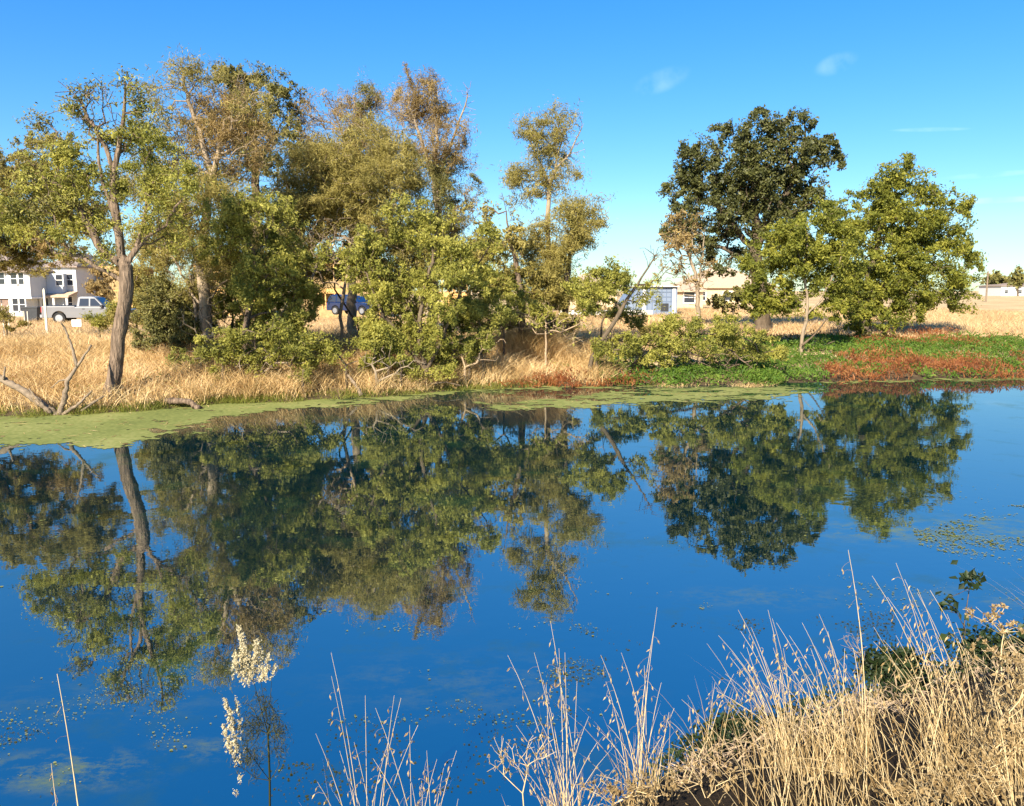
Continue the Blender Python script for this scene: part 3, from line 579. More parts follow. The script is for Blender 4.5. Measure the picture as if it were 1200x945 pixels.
tree('walnut_tree', 'slender young green walnut with forked thin trunk in front of the oak', 'tree', (938, 405), 35.5, [(940,395),(945,370),(946,345)],
     [(945,275,34,26),(920,310,32,26),(968,310,28,28),(900,335,22,20),(972,250,22,16,{'cov':.9}),(925,262,22,18),(945,340,36,18,{'cov':.9}),(905,355,26,16,{'cov':1}),(985,280,20,22),(890,365,18,14),(975,345,20,22),(915,290,24,22),(895,365,22,12),(925,350,26,14),(965,365,24,12),(935,305,30,24),(990,300,22,24),(985,265,20,18),(960,255,24,18),(885,320,20,22),(880,350,18,16)], .075, 'palebark',
     limbs=[[(945,370),(962,352),(975,325)],[(946,345),(942,310),(946,275)],[(940,395),(952,380),(968,362)]], leaf='walnut', cov=1.35, size=(.12,.052), spread=.22, nat=9, rtip=.008, holes=.4, nb=(-.35,-.75,.5), clumps=1.1, cw=(.42, .68))
tree('green_shrub', 'green sapling bush at the foot of the broad walnut', 'bush', (1020, 392), 40, [(1020,380)], [(1012,372,26,14),(1035,378,20,10),(1005,385,16,8)], .04, 'darkbark', leaf='walnut', cov=1.3, size=(.17,.08))
tree('green_shrub', 'dark green bush under the oak, left of the young walnut', 'bush', (860, 372), 42, [(860,362)], [(858,352,26,12),(835,356,18,9),(880,356,18,10)], .04, 'darkbark', leaf='darkgreen', cov=1.5, size=(.17,.09))
# --- fallen willow with shrub at centre right
tree('fallen_tree', 'fallen tree lying along the water with green sprouts and hanging bare twigs', 'tree', (735, 438), 29, [(745,425),(775,408),(815,392),(850,392),(885,402)],
     [(800,388,26,14),(835,383,24,16),(770,402,20,12),(875,395,22,14),(850,402,22,12),(725,400,14,14,{'cov':.5}),(905,402,18,14),(785,374,14,8,{'cov':.6}),(895,418,20,10,{'cov':.5}),(815,405,40,16),(765,415,26,12),(860,385,26,14),(880,412,24,12),(780,390,24,12)], .07, 'bark', leaf='bright', cov=1.05, size=(.085,.036), bare=[(850,425,46,22),(850,420,46,20),(815,418,26,14),(890,425,26,14)], rtip=.009, nat=20, limbs=[[(775,408),(805,412),(840,425),(862,436)],[(815,392),(850,408),(880,430)]])
tree('green_shrub', 'leafy dark bush in the hollow behind the fallen tree', 'bush', (800, 425), 31.5, [(800,415)], [(790,408,30,12),(840,408,36,12),(745,412,20,10)], .04, 'darkbark', leaf='shrub', cov=1.1, size=(.09,.04))
# ------------------------------------------------------------------ scattered ground cover
def keep(x, y, f): 
    return f(x, y)
def scatter(n, x0, x1, s0, s1, dens=None):
    """random ground points between shore distances s0..s1"""
    x = rng.uniform(x0, x1, n); s = rng.uniform(0, 1, n); y = yfar(x)+s0+(s1-s0)*s
    if dens is not None:
        k = rng.uniform(size=n) < dens(x, y, y-yfar(x)); x, y = x[k], y[k]
    return np.stack([x, y, height(x, y)], 1)
def lean(n, m=(0, 0), s=.35): return np.asarray(m)+rng.normal(size=(n, 2))*s
def grass(name, P, h, w, mat, m=(0, 0), s=.35, bend=.35, kind='stuff', segs=3):
    H = h*(.55+.6*rng.uniform(size=len(P)))*(1+.35*vn(P[:, 0], P[:, 1], 1.1, 4))
    V, F = blades(P-np.array([0, 0, .03]), H.clip(.05, 3), w, lean(len(P), m, s), bend, segs=segs)
    return tag(mesh(name, V, F, mat), kind=kind)
XR = 3.6
left = lambda x, y, s: (x < XR+.8*vn(y, x, 1.5, 2))*(.55+.45*vn(x, y, 1.3, 5))
P = scatter(150000, -22, 4.5, .15, 11, left)
grass('dry_bank_grass', P, .74, .022, M['straw'], (.05, -.12), .42, .45)
P = scatter(16000, -18, 1.5, -.12, .5, lambda x, y, s: .5+.5*vn(x, y, 2.2, 8))
grass('green_shore_grass', P, .22, .02, M['edgegreen'], (0, -.25), .5, .4)
# the tawny grass mound
c = gpoint(615, 425); n = 22000; a = rng.normal(size=(n, 2))*np.array([1.05, .5])
P = np.stack([c[0]+a[:, 0], c[1]+.6+a[:, 1], 0*a[:, 0]], 1); P[:, 2] = height(P[:, 0], P[:, 1])
H = 1.55*np.exp(-(a[:, 0]/1.7)**2)*(.5+.6*rng.uniform(size=n))
V, F = blades(P, H, .024, lean(n, (.05, -.2), .3), .4); tag(mesh('tawny_grass_mound', V, F, M['straw']), kind='stuff')
# field grass on the right and beyond
n = 110000; x = rng.uniform(2, 48, n); y = 31+rng.uniform(size=n)**1.6*60; s = y-yfar(x); k = s > 9+2.0*vn(x, y, .4, 3)-3*(x < 12); x, y = x[k], y[k]
grass('field_grass', np.stack([x, y, height(x, y)], 1), .42, .032, M['straw_far'], (0, -.05), .45, .4, segs=2)
n = 45000; y = 26+rng.uniform(size=n)**1.4*45; x = rng.uniform(-.75, .10, n)*y; k = (y-yfar(x)) > 8; x, y = x[k], y[k]
grass('field_grass', np.stack([x, y, height(x, y)], 1), .45, .03, M['straw_far'], (0, -.05), .45, .4, segs=2)
# green and rusty waterside plants
def herb(name, P, h, mat, ln=.13, w=.05, nb=(-.1, -.3, .8), up=.5):
    n = len(P); q = P.copy(); q[:, 2] += rng.uniform(size=n)**.7*h*(1+.4*vn(P[:, 0], P[:, 1], 1.7, 6))+.02
    V, F = leaves(q, ln, w, (0, 0, up), nb); tag(mesh(name, V, F, mat), kind='stuff')
gz = lambda x, y, s: (.5+.5*vn(x, y, .7, 1) > .22)*1.0*np.clip((12.5+1.5*vn(x, y, .5, 9)-s), 0, 1)*(s < 12)
def rust_zone(x, y, s): return np.clip(2.4*(.50+1.0*vn(x, y*1.5, .6, 11)-np.abs(s-1.3)/2.5)+.6*(x > 13.5), 0, 1)*(x > 11.2)
P = scatter(60000, 8.2, 34, -.1, 12, lambda x, y, s: gz(x, y, s)*(1-rust_zone(x, y, s)))
herb('green_water_plants', P, .32, M['herb'])
P = scatter(52000, 10.8, 34, -.45, 8, lambda x, y, s: np.maximum(rust_zone(x, y, s), .75*(s < 1.2)*(x > 12.2)*(vn(x, y, .8, 71) > .0)))
herb('rusty_water_plants', P, .42, M['rust'], .16, .03, up=1.2)
P = scatter(30000, 12, 34, 4, 14, lambda x, y, s: np.clip(1.4*vn(x, y, .45, 21)-.1+.3*(s > 9), 0, 1))
herb('rusty_water_plants', P, .40, M['rust'], .18, .03, up=1.2)
P = scatter(11000, -1.2, 5.2, -.3, 1.0, lambda x, y, s: np.clip(.45+.9*vn(x, y, 1.9, 13), 0, 1)*np.exp(-((x-2.4)/1.7)**2)*np.clip(1.1-s*.9, 0, 1))
herb('rusty_water_plants', P, .30, M['rust'], .13, .03, up=1.2)
P = scatter(9000, 3.0, 9.5, -.2, 3.0, lambda x, y, s: np.clip(.6+.6*vn(x, y, 1.3, 15), 0, 1))
herb('green_water_plants', P, .3, M['herb'])
P = scatter(1500, 4.8, 9, -.35, .1, lambda x, y, s: np.clip(.4+.9*vn(x, y, 1.9, 17), 0, 1))
grass('green_shore_grass', P, .25, .02, M['straw'], (0, -.3), .5, .4)
# scattered green weeds in the dry bank
P = scatter(6000, -18, 2, .3, 4, lambda x, y, s: np.clip(2.5*vn(x, y, 1.1, 19)-1.0, 0, 1)); herb('green_bank_weeds', P, .3, M['shrub'], .11, .04)

# duckweed ------------------------------------------------------------------------
def inpoly(x, y, poly):
    c = np.zeros(x.shape, bool); n = len(poly)
    for i in range(n):
        (x1, y1), (x2, y2) = poly[i], poly[(i+1) % n]
        if y1 == y2: continue
        c ^= ((y1 > y) != (y2 > y)) & (x < (x2-x1)*(y-y1)/(y2-y1)+x1)
    return c
def wpoly(pts): return [tuple(on_plane(px, py)[:2]) for px, py in pts]
MATS = [[(-150,500),(0,484),(110,482),(200,472),(330,466),(470,458),(560,452),(640,449),(765,449),(765,455),(640,457),(560,460),(480,467),(420,474),(330,481),(255,491),(200,508),(150,522),(90,525),(40,521),(0,522),(-150,535)],
        [(545,474),(640,466),(740,458),(800,455),(880,452),(962,455),(950,462),(880,470),(800,472),(700,476),(640,480),(570,479)],
        [(960,446),(1100,443),(1260,440),(1260,446),(1100,447),(980,450)]]
g = .075; gx, gy = np.meshgrid(np.arange(-17, 22, g), np.arange(14, 34, g))
wxp = gx+.35*vn(gx, gy, 1.6, 31)+.10*vn(gx, gy, 6, 32); wyp = gy+.35*vn(gx, gy, 1.4, 33)+.12*vn(gx, gy, 7, 34)
mask = np.zeros(gx.shape, bool)
fx_ = gx+.75*vn(gx, gy, 2.3, 61)+.3*vn(gx, gy, 5.5, 62); fy_ = gy+.75*vn(gx, gy, 2.1, 63)+.3*vn(gx, gy, 6.5, 64); fray = rng.uniform(size=gx.shape) < .45+.4*vn(gx, gy, 3.3, 65)
for p in MATS: mask |= (inpoly(wxp, wyp, wpoly(p)) & inpoly(fx_, fy_, wpoly(p))) | (inpoly(fx_, fy_, wpoly(p)) & fray)
hole = wpoly([(370,490),(480,473),(560,470),(640,462),(640,468),(560,476),(450,489)])
mask &= ~(inpoly(wxp, wyp, hole) & (vn(gx, gy, 3, 36) > -.35))
mask &= rng.uniform(size=gx.shape) > .004
mask &= vn(gx*.6, gy*1.6, 2.2, 37)+.6*vn(gx, gy*1.5, 6, 38) > np.where(gx > -5.5, -.42, -1.05)
ci, cj = np.where(mask); cx, cy = gx[ci, cj], gy[ci, cj]; n = len(cx)
V = np.stack([np.stack([cx+dx*g*.5, cy+dy*g*.5, np.full(n, .005)], 1) for dx, dy in ((-1,-1),(1,-1),(1,1),(-1,1))], 1).reshape(-1, 3)
tag(mesh('duckweed_mat', V, np.arange(4*n).reshape(-1, 4), M['duck']), kind='stuff')
def flecks(regions, name, mat, z=.006):
    out = []
    for poly, dens, r in regions:
        w = np.array(wpoly(poly)); lo, hi = w.min(0), w.max(0); n = int((hi-lo).prod()*dens)
        x = rng.uniform(lo[0], hi[0], n); y = rng.uniform(lo[1], hi[1], n)
        k = inpoly(x, y, [tuple(p) for p in w]) & (vn(x, y, 1.5, 41)+.5*vn(x, y, 4, 42)+rng.normal(size=n)*.16 > .38); x, y = x[k], y[k]; n = len(x)
        rr = r*np.exp(rng.normal(size=n).clip(-2, 1.8)*.5); a0 = rng.uniform(0, 6.28, n); q = 6
        V = np.stack([np.stack([x+rr*rj*1.2*np.cos(a0+2*pi*j/q), y+rr*rj*np.sin(a0+2*pi*j/q), np.full(n, z)], 1) for j, rj in zip(range(q), (1,.75,1.1,.8,1,.7))], 1).reshape(-1, 3)
        out.append((V, np.arange(q*n).reshape(-1, q)))
    V, F = merge(out); return tag(mesh(name, V, F, mat), kind='stuff')
flecks([([(1060,600),(1230,590),(1230,660),(1080,645)], 1100, 0.0096), ([(400,730),(700,730),(720,850),(380,850)], 572, 0.0048), ([(-20,760),(330,760),(330,930),(-20,930)], 660, 0.0042),
        ([(0,885),(150,875),(180,915),(0,925)], 7700, 0.0060), ([(180,880),(280,865),(290,890),(190,905)], 1980, 0.0054), ([(820,690),(980,690),(980,715),(820,715)], 1100, 0.0060), ([(0,600),(560,600),(560,720),(0,720)], 22, 0.0084), ([(600,560),(1200,560),(1200,700),(600,700)], 30, 0.0072),
        ([(880,660),(1200,640),(1200,720),(880,720)], 264, 0.0060)], 'duckweed_flecks', M['duck'])
flecks([([(640,740),(1050,715),(1050,800),(640,800)], 1540, 0.0054), ([(380,780),(760,800),(760,930),(380,930)], 572, 0.0042), ([(0,850),(400,900),(400,945),(0,945)], 1100, 0.0048)], 'submerged_weed', M['weedgreen'], .004)

flecks([(MATS[0], 9, .028), (MATS[1], 7, .028)], 'floating_litter', M['deadleaf'], .010)
for nm_, m_, d_ in (('floating_straw', M['straw'], 260),):
    q = np.stack([gx[ci, cj], gy[ci, cj]], 1)[rng.choice(len(ci), d_)]; V, F = leaves(np.concatenate([q, np.full((d_, 1), .014)], 1), .30, .016, (0, 0, 0), (0, 0, 40)); V[:, 2] = V[:, 2].clip(.009, .02)
    tag(mesh(nm_, V, F, m_), kind='stuff')

# ------------------------------------------------------------------ buildings and vehicles
M['white_siding'] = plain('white_siding', (.52,.52,.49), .7, .3, .04, 2)
M['shaded_siding'] = plain('shaded_siding', (.40,.45,.50), .7, .3, .05, 2)  # white siding with the side wall's bluish shade painted in
M['roof_brown'] = plain('brown_shingles', (.24,.19,.16), .9, .2, .25, 8, .01)
M['roof_tan'] = plain('tan_shingles', (.42,.31,.21), .9, .2, .15, 5, .01)
M['glass'] = plain('window_glass', (.03,.035,.045), .08, .6, .1, 1)
M['trim'] = plain('white_trim', (.66,.66,.63), .6, .3, .03, 2)
M['brick'] = plain('brown_stucco', (.20,.14,.11), .9, .2, .2, 6)
M['osb'] = plain('yellow_sheathing', (.31,.215,.10), .85, .2, .22, 5)
M['lumber'] = plain('fresh_lumber', (.56,.33,.12), .8, .2, .2, 4)
M['seam'] = plain('sheeting_seam', (.10,.135,.20), .5, .3, .05, 2)
M['wrap'] = plain('shaded_wrap', (.15,.19,.26), .5, .3, .08, 2)  # white house wrap, blue shade put into its base colour
M['stucco'] = plain('tan_stucco', (.50,.38,.24), .9, .2, .08, 3)
M['silver'] = plain('silver_paint', (.17,.17,.175), .35, .4, .03, 2, metal=0, coat=.6)
M['navy'] = plain('dark_blue_paint', (.008,.018,.06), .2, .5, .05, 2, coat=1)
M['tyre'] = plain('tyre_rubber', (.025,.025,.025), .85, .2, .2, 6)
M['rim'] = plain('alloy_rim', (.45,.45,.46), .35, .5, .1, 4, metal=.8)
M['black'] = plain('black_plastic', (.025,.027,.03), .5, .4, .2, 5)
M['lens'] = plain('lamp_lens', (.6,.6,.58), .15, .5, .05, 3)
M['redlens'] = plain('red_lens', (.35,.02,.015), .2, .5, .05, 3)
M['post'] = plain('white_stake', (.55,.50,.40), .7, .2, .05, 3)
M['concrete'] = plain('pale_concrete', (.48,.46,.42), .9, .2, .12, 3)

def window(parent, x, z, w, h, y, face=-1, frame='trim'):
    """a window frame proud of a wall that lies at y, with glazing bars and pane"""
    f = MB(); t = .10
    f.box(x-w/2-t, x+w/2+t, y-.07, y+.02, z-t, z); f.box(x-w/2-t, x+w/2+t, y-.07, y+.02, z+h, z+h+t)
    f.box(x-w/2-t, x-w/2, y-.07, y+.02, z, z+h); f.box(x+w/2, x+w/2+t, y-.07, y+.02, z, z+h)
    f.box(x-w/2, x+w/2, y-.05, y+.01, z+h/2-.03, z+h/2+.03)
    fo = f.build('window', M[frame], parent)
    MB().box(x-w/2, x+w/2, y-.03, y-.005, z, z+h).build('pane', M['glass'], fo)
def hip_roof(x0, x1, y0, y1, z, h, ov=.45):
    x0 -= ov; x1 += ov; y0 -= ov; y1 += ov; m = (y1-y0)/2
    if x1-x0 < 2.2*m: m = (x1-x0)/2.4
    V = [(x0,y0,z),(x1,y0,z),(x1,y1,z),(x0,y1,z),(x0+m,(y0+y1)/2,z+h),(x1-m,(y0+y1)/2,z+h),(x0,y0,z-.18),(x1,y0,z-.18),(x1,y1,z-.18),(x0,y1,z-.18)]
    return MB().add(V, [(0,1,5,4),(1,2,5),(2,3,4,5),(3,0,4),(0,6,7,1),(1,7,8,2),(2,8,9,3),(3,9,6,0),(9,8,7,6)])
# white two-storey house at the far left
Yh = 85.0; o = at(0, 372, Yh); zb = .35
h = thing('white_house', 'white two-storey house with grey-brown roof at the far left edge', 'house', (o[0], Yh, zb))
k = Yh/FPX*1.0
X = lambda px: (px-600)*k-o[0]; Zq = lambda py: (340-py)*k+3.2-zb
MB().box(X(-60), X(41), 0, 9, Zq(348), Zq(317)).build('upper_wall', M['white_siding'], h)
MB().box(X(-60), X(14), .15, 9, 0, Zq(348)).build('garage_wall', M['brick'], h)
MB().box(X(14), X(35), .05, 9, 0, Zq(348)).build('lower_wall', M['white_siding'], h)
hip_roof(X(-60), X(41), 0, 9, Zq(317)+.01, 2.0).build('roof', M['roof_brown'], h)
for px, w in ((8, .75), (23.5, .7), (31, .6)): window(h, X(px), Zq(333), w, 1.15, 0)
window(h, X(22.5), Zq(364), .62, 1.35, .05); window(h, X(30), Zq(364), .62, 1.35, .05)
MB().box(X(-60), X(42), -.06, 9.05, Zq(349.5), Zq(347.6)).build('band_trim', M['trim'], h)
# set-back wing
MB().box(X(41)+.02, X(60), 3, 9, 0, Zq(320)).build('side_wall', M['shaded_siding'], h); window(h, X(57), Zq(334), .7, 1.1, 3)
Y2 = 89.0; o2 = at(78, 372, Y2); k2 = Y2/FPX; zb2 = .4
h2 = thing('porch_house', 'white house with tan porch roof behind the silver pickup', 'house', (o2[0], Y2, zb2))
X = lambda px: (px-600)*k2-o2[0]; Zq = lambda py: (340-py)*k2+3.2-zb2
MB().box(X(62), X(95), 0, 9, 0, Zq(312)).build('wall', M['white_siding'], h2)
hip_roof(X(62), X(95), 0, 9, Zq(312)+.01, 1.6, .35).build('roof', M['roof_brown'], h2)
for px in (73, 80, 88): window(h2, X(px), Zq(334), .62, 1.15, 0)
MB().add([(X(60),-2,Zq(346)),(X(96),-2,Zq(346)),(X(96),0,Zq(341)),(X(60),0,Zq(341)),(X(60),-2,Zq(348)),(X(96),-2,Zq(348)),(X(96),0,Zq(343)),(X(60),0,Zq(343))],
         [(0,1,2,3),(4,7,6,5),(0,4,5,1),(1,5,6,2),(3,7,4,0)]).build('porch_roof', M['roof_tan'], h2)
for px in (63, 78, 93): MB().box(X(px)-.09, X(px)+.09, -1.9, -1.72, 0, Zq(348)).build('porch_post', M['trim'], h2)
MB().box(X(68), X(74), -.05, -.003, .1, 2.1).build('door', M['brick'], h2); window(h2, X(84), .9, .9, 1.2, 0)
def framed_house(label, px0, px1, pyt, Yq, floors, sheath, zb=.55, roof=True, cat='house'):
    """wood-framed house under construction: studs, plates, floor band, rafters and sheathing panels"""
    k = Yq/FPX; x0 = (px0-600)*k; x1 = (px1-600)*k; zt = (340-pyt)*k+3.2-zb
    r = thing('framed_house', label, cat, ((x0+x1)/2, Yq, zb)); w = x1-x0; fh = zt/floors
    for f in range(floors):
        z0 = f*fh
        for yy in (0, 6):
            MB().box(-w/2, w/2, yy-.06, yy+.06, z0, z0+.12).build('bottom_plate', M['lumber'], r); MB().box(-w/2, w/2, yy-.06, yy+.06, z0+fh-.34, z0+fh-.003).build('top_plate', M['lumber'], r)
            nst = max(5, int(w/.75))
            for i in range(nst+1):
                x = -w/2+w*i/nst
                MB().box(x-.055, x+.055, yy-.05, yy+.05, z0+.12, z0+fh-.34).build('stud', M['lumber'], r)
        if sheath > f-1 or f == 0:
            a = -w/2+w*(.05 if f else .0); b = a+w*sheath
            s = MB(); s.box(a, b, -.085, -.063, z0+.15, z0+.95); s.box(a, a+(b-a)*.3, -.085, -.063, z0+.95, z0+fh-.06); s.box(a+(b-a)*.55, b, -.085, -.063, z0+.95, z0+fh-.06)
            s.build('sheathing', M['osb'], r)
            MB().box(-w/2+.1, w/2-.1, 6.07, 6.09, z0, z0+fh).build('back_sheathing', M['osb'], r)
        MB().box(-w/2, w/2, -.05, 6.05, z0+fh-.05+.06, z0+fh+.05+.06).build('floor_deck', M['osb'], r)
    if roof:
        nr = max(4, int(w/.9))
        for i in range(nr+1):
            x = -w/2+w*i/nr
            MB().tube([(x, -.4, zt+.1), (x, 3, zt+1.7)], .05, 4).tube([(x, 3, zt+1.7), (x, 6.4, zt+.1)], .05, 4).build('rafter', M['lumber'], r)
    return r
framed_house('wood-framed house with yellow sheathing between the white house and the cottonwood', 96, 158, 313, 93, 2, .8)
framed_house('unfinished yellow sheathed house seen through the bright green tree', 352, 446, 305, 76, 2, .92)
framed_house('bare orange timber frame glimpsed through leaves near the centre', 512, 548, 312, 72, 2, .0)
framed_house('timber framed house partly hidden behind the pale forked willow', 232, 300, 310, 88, 2, .85)
# wrapped house, tan houses, far building
Yq = 70.; k = Yq/FPX; zb = .75; ox = (762-600)*k
w = thing('wrapped_house', 'low house wrapped in white gridded sheeting painted in blue shade behind the leaning tree', 'house', (ox, Yq, zb))
X = lambda px: (px-600)*k-ox; Zq = lambda py: (340-py)*k+3.2-zb
MB().add([(X(728),0,0),(X(792),0,0),(X(792),0,Zq(336)),(X(748),0,Zq(336)),(X(738),0,Zq(350)),(X(728),7,0),(X(792),7,0),(X(792),7,Zq(336)),(X(748),7,Zq(336)),(X(738),7,Zq(350))],
         [(0,1,2,3,4),(9,8,7,6,5),(1,6,7,2),(2,7,8,3),(3,8,9,4),(4,9,5,0)]).build('wall', M['wrap'], w)
g_ = MB()
for px in np.arange(752, 788, 5.5): g_.box(X(px)-.03, X(px)+.03, -.02, -.004, .35, Zq(336.6))
for py in (342, 347.5, 353): g_.box(X(749), X(786), -.024, -.021, Zq(py)-.03, Zq(py)+.03)
g_.build('sheeting_seams', M['seam'], w)
MB().box(X(786.5), X(790), -.06, -.004, .1, Zq(338)).build('corner_trim', M['trim'], w); MB().box(X(752), X(755), -.06, -.004, .1, Zq(338)).build('corner_trim', M['trim'], w)
MB().box(X(773), X(782), -.05, -.006, Zq(364), Zq(355)).build('vent', M['black'], w)
MB().box(X(746), X(795), -.3, 7.3, Zq(336)+.003, Zq(334.5)).build('roof', M['concrete'], w)
def simple_house(name, label, px0, px1, pye, pyr, Yq, wall, roof, zb, deep=10, wins=()):
    k = Yq/FPX; x0 = (px0-600)*k; x1 = (px1-600)*k; r = thing(name, label, 'house', ((x0+x1)/2, Yq, zb)); W = (x1-x0)/2
    ze = (340-pye)*k+3.2-zb; zr = (340-pyr)*k+3.2-zb
    MB().box(-W, W, 0, deep, 0, ze).build('wall', M[wall], r); hip_roof(-W, W, 0, deep, ze+.01, zr-ze).build('roof', M[roof], r)
    for px in wins: window(r, (px-600)*k-(x0+x1)/2, .9, 1.2, 1.2, 0)
    return r
simple_house('tan_house', 'tan house with broad tan hipped roof behind the dark oak', 808, 905, 336, 311, 120, 'stucco', 'roof_tan', .9, 16, (820, 850))
simple_house('tan_house', 'small tan house left of the dark oak trunk, beside the wrapped house', 792, 822, 340, 331, 95, 'stucco', 'roof_tan', .9, 9, (806,))
simple_house('tan_house', 'pale tan house glimpsed between the low olive willow and the leaning tree', 668, 722, 334, 319, 100, 'stucco', 'roof_tan', .9, 12, (690,))
simple_house('white_building', 'long low white building under the distant dark trees at the right edge', 1168, 1230, 334.5, 331, 290, 'white_siding', 'roof_brown', 1.2, 14, (1174, 1190))
# vehicles --------------------------------------------------------------------------
def wheel(parent, x, y, r, side):
    w = MB(); w.disc_y((x, r), r, y-.12, y+.12, 24); wo_ = w.build('wheel', M['tyre'], parent, False)
    MB().disc_y((x, r), r*.62, y+side*.121, y+side*.135, 18).build('rim', M['rim'], wo_)
def bevel(o, w=.05, seg=2):
    m = o.modifiers.new('bevel', 'BEVEL'); m.width = w; m.segments = seg; m.limit_method = 'ANGLE'; m.angle_limit = R(25); return o
def pickup(label, loc, rz):
    t = thing('pickup_truck', label, 'truck', loc, rz)
    hw = .95
    def arch(cx, r=.48, n=8): return [(cx+r*cos(pi-pi*i/n)*1.0, .42+r*sin(pi*i/n)) for i in range(n+1)]
    prof = [(0,.55)]+[(.02,.42)]+arch(1.15)+arch(4.75)+[(5.75,.42),(5.82,.7),(5.72,1.02),(4.35,1.14),(4.2,1.16),(2.25,1.16),(2.22,1.22),(.02,1.22)]
    bevel(MB().prism(prof, -hw, hw).build('body', M['silver'], t), .05)
    cab = [(2.3,1.165),(4.22,1.165),(3.55,1.84),(3.3,1.9),(2.6,1.9),(2.42,1.84)]
    V = []
    for y, s in ((-hw+.06, 0), (hw-.06, 0)):
        for x, z in cab: V.append((x, y*(1-.16*(z-1.16)/.74), z))
    n = len(cab); c = MB().add(V, [tuple(range(n)), tuple(range(2*n-1, n-1, -1))]+[(i, i+n, (i+1) % n+n, (i+1) % n) for i in range(n)])
    bevel(c.build('cab', M['silver'], t), .04)
    for s in (-1, 1):
        def pt(x, z, e=.012): return (x, s*((hw-.06)*(1-.16*(z-1.16)/.74)+e), z)
        for q in ([(2.5,1.24),(3.14,1.24),(3.14,1.76),(2.56,1.76)], [(3.24,1.24),(4.0,1.24),(3.52,1.76),(3.24,1.76)]):
            V = [pt(x, z) for x, z in q]+[pt(x, z, -.02) for x, z in q]
            MB().add(V, [(0,1,2,3),(7,6,5,4),(0,4,5,1),(1,5,6,2),(2,6,7,3),(3,7,4,0)]).build('side_window', M['glass'], t)
        MB().box(3.95, 4.1, s*1.0-.1, s*1.0+.1, 1.15, 1.32).build('mirror', M['black'], t)
        MB().box(5.55, 5.80, s*.72-.18, s*.72+.18, .78, .98).build('headlight', M['lens'], t)
        MB().box(-.03, .06, s*.86-.07, s*.86+.07, .80, 1.18).build('taillight', M['redlens'], t)
        for x in (2.72, 3.9): MB().box(x, x+.16, s*(hw+.0)-.02, s*(hw+.0)+.02, 1.02, 1.06).build('door_handle', M['black'], t)
        wheel(t, 1.15, s*.84, .40, s); wheel(t, 4.75, s*.84, .40, s)
    V = [(4.16,-.76,1.20),(4.16,.76,1.20),(3.60,.68,1.80),(3.60,-.68,1.80)]; V2 = [(x+.03, y, z+.03) for x, y, z in V]
    MB().add(V+V2, [(4,5,6,7),(3,2,1,0),(0,1,5,4),(1,2,6,5),(2,3,7,6),(3,0,4,7)]).build('windscreen', M['glass'], t)
    MB().box(.1, 2.15, -.8, .8, 1.225, 1.28).build('bed_cover', M['black'], t)
    MB().box(5.80, 5.88, -.9, .9, .42, .62).build('bumper', M['rim'], t); MB().box(-.12, -.003, -.9, .9, .45, .65).build('bumper', M['rim'], t)
    MB().box(5.78, 5.84, -.5, .5, .68, .95).build('grille', M['black'], t)
    return t
p = at(56, 372, 58); pickup('silver pickup truck parked beyond the dry grass, facing right', (p[0], 58, hz(p[0], 58)), R(6))
def suv(label, loc, rz):
    t = thing('parked_car', label, 'car', loc, rz); hw = .92
    def arch(cx, r=.42, n=8): return [(cx+r*cos(pi-pi*i/n), .35+r*sin(pi*i/n)) for i in range(n+1)]
    prof = [(0,.5),(.05,.35)]+arch(.95)+arch(3.75)+[(4.6,.35),(4.68,.6),(4.55,.88),(3.5,1.02),(.05,1.04)]
    bevel(MB().prism(prof, -hw, hw).build('body', M['navy'], t), .06)
    cab = [(.08,1.045),(3.45,1.03),(2.65,1.58),(2.2,1.68),(.6,1.68),(.25,1.58)]; V = []
    def yy(z): return hw*(1-.2*(z-1.0)/.68)-.02
    for s in (-1, 1):
        for x, z in cab: V.append((x, s*yy(z), z))
    n = len(cab); bevel(MB().add(V, [tuple(range(n)), tuple(range(2*n-1, n-1, -1))]+[(i, i+n, (i+1) % n+n, (i+1) % n) for i in range(n)]).build('cabin', M['navy'], t), .05)
    for s in (-1, 1):
        for q in ([(.35,1.1),(1.0,1.1),(1.0,1.55),(.45,1.55)], [(1.1,1.1),(1.95,1.1),(1.95,1.56),(1.1,1.56)], [(2.05,1.1),(3.1,1.1),(2.5,1.54),(2.05,1.56)]):
            V = [(x, s*(yy(z)+.012), z) for x, z in q]+[(x, s*(yy(z)-.02), z) for x, z in q]
            MB().add(V, [(0,1,2,3),(7,6,5,4),(0,4,5,1),(1,5,6,2),(2,6,7,3),(3,7,4,0)]).build('side_window', M['glass'], t)
        wheel(t, .95, s*.82, .35, s); wheel(t, 3.75, s*.82, .35, s)
        MB().box(4.42, 4.66, s*.66-.16, s*.66+.16, .68, .84).build('headlight', M['lens'], t); MB().box(-.02, .05, s*.75-.1, s*.75+.1, .75, .98).build('taillight', M['redlens'], t)
        MB().box(3.0, 3.15, s*1.0-.09, s*1.0+.09, 1.03, 1.17).build('mirror', M['black'], t)
    return t
p = at(391, 372, 70); suv('dark blue car half hidden by leaves beyond the bank', (p[0], 70, hz(p[0], 70)+.35), R(-28))
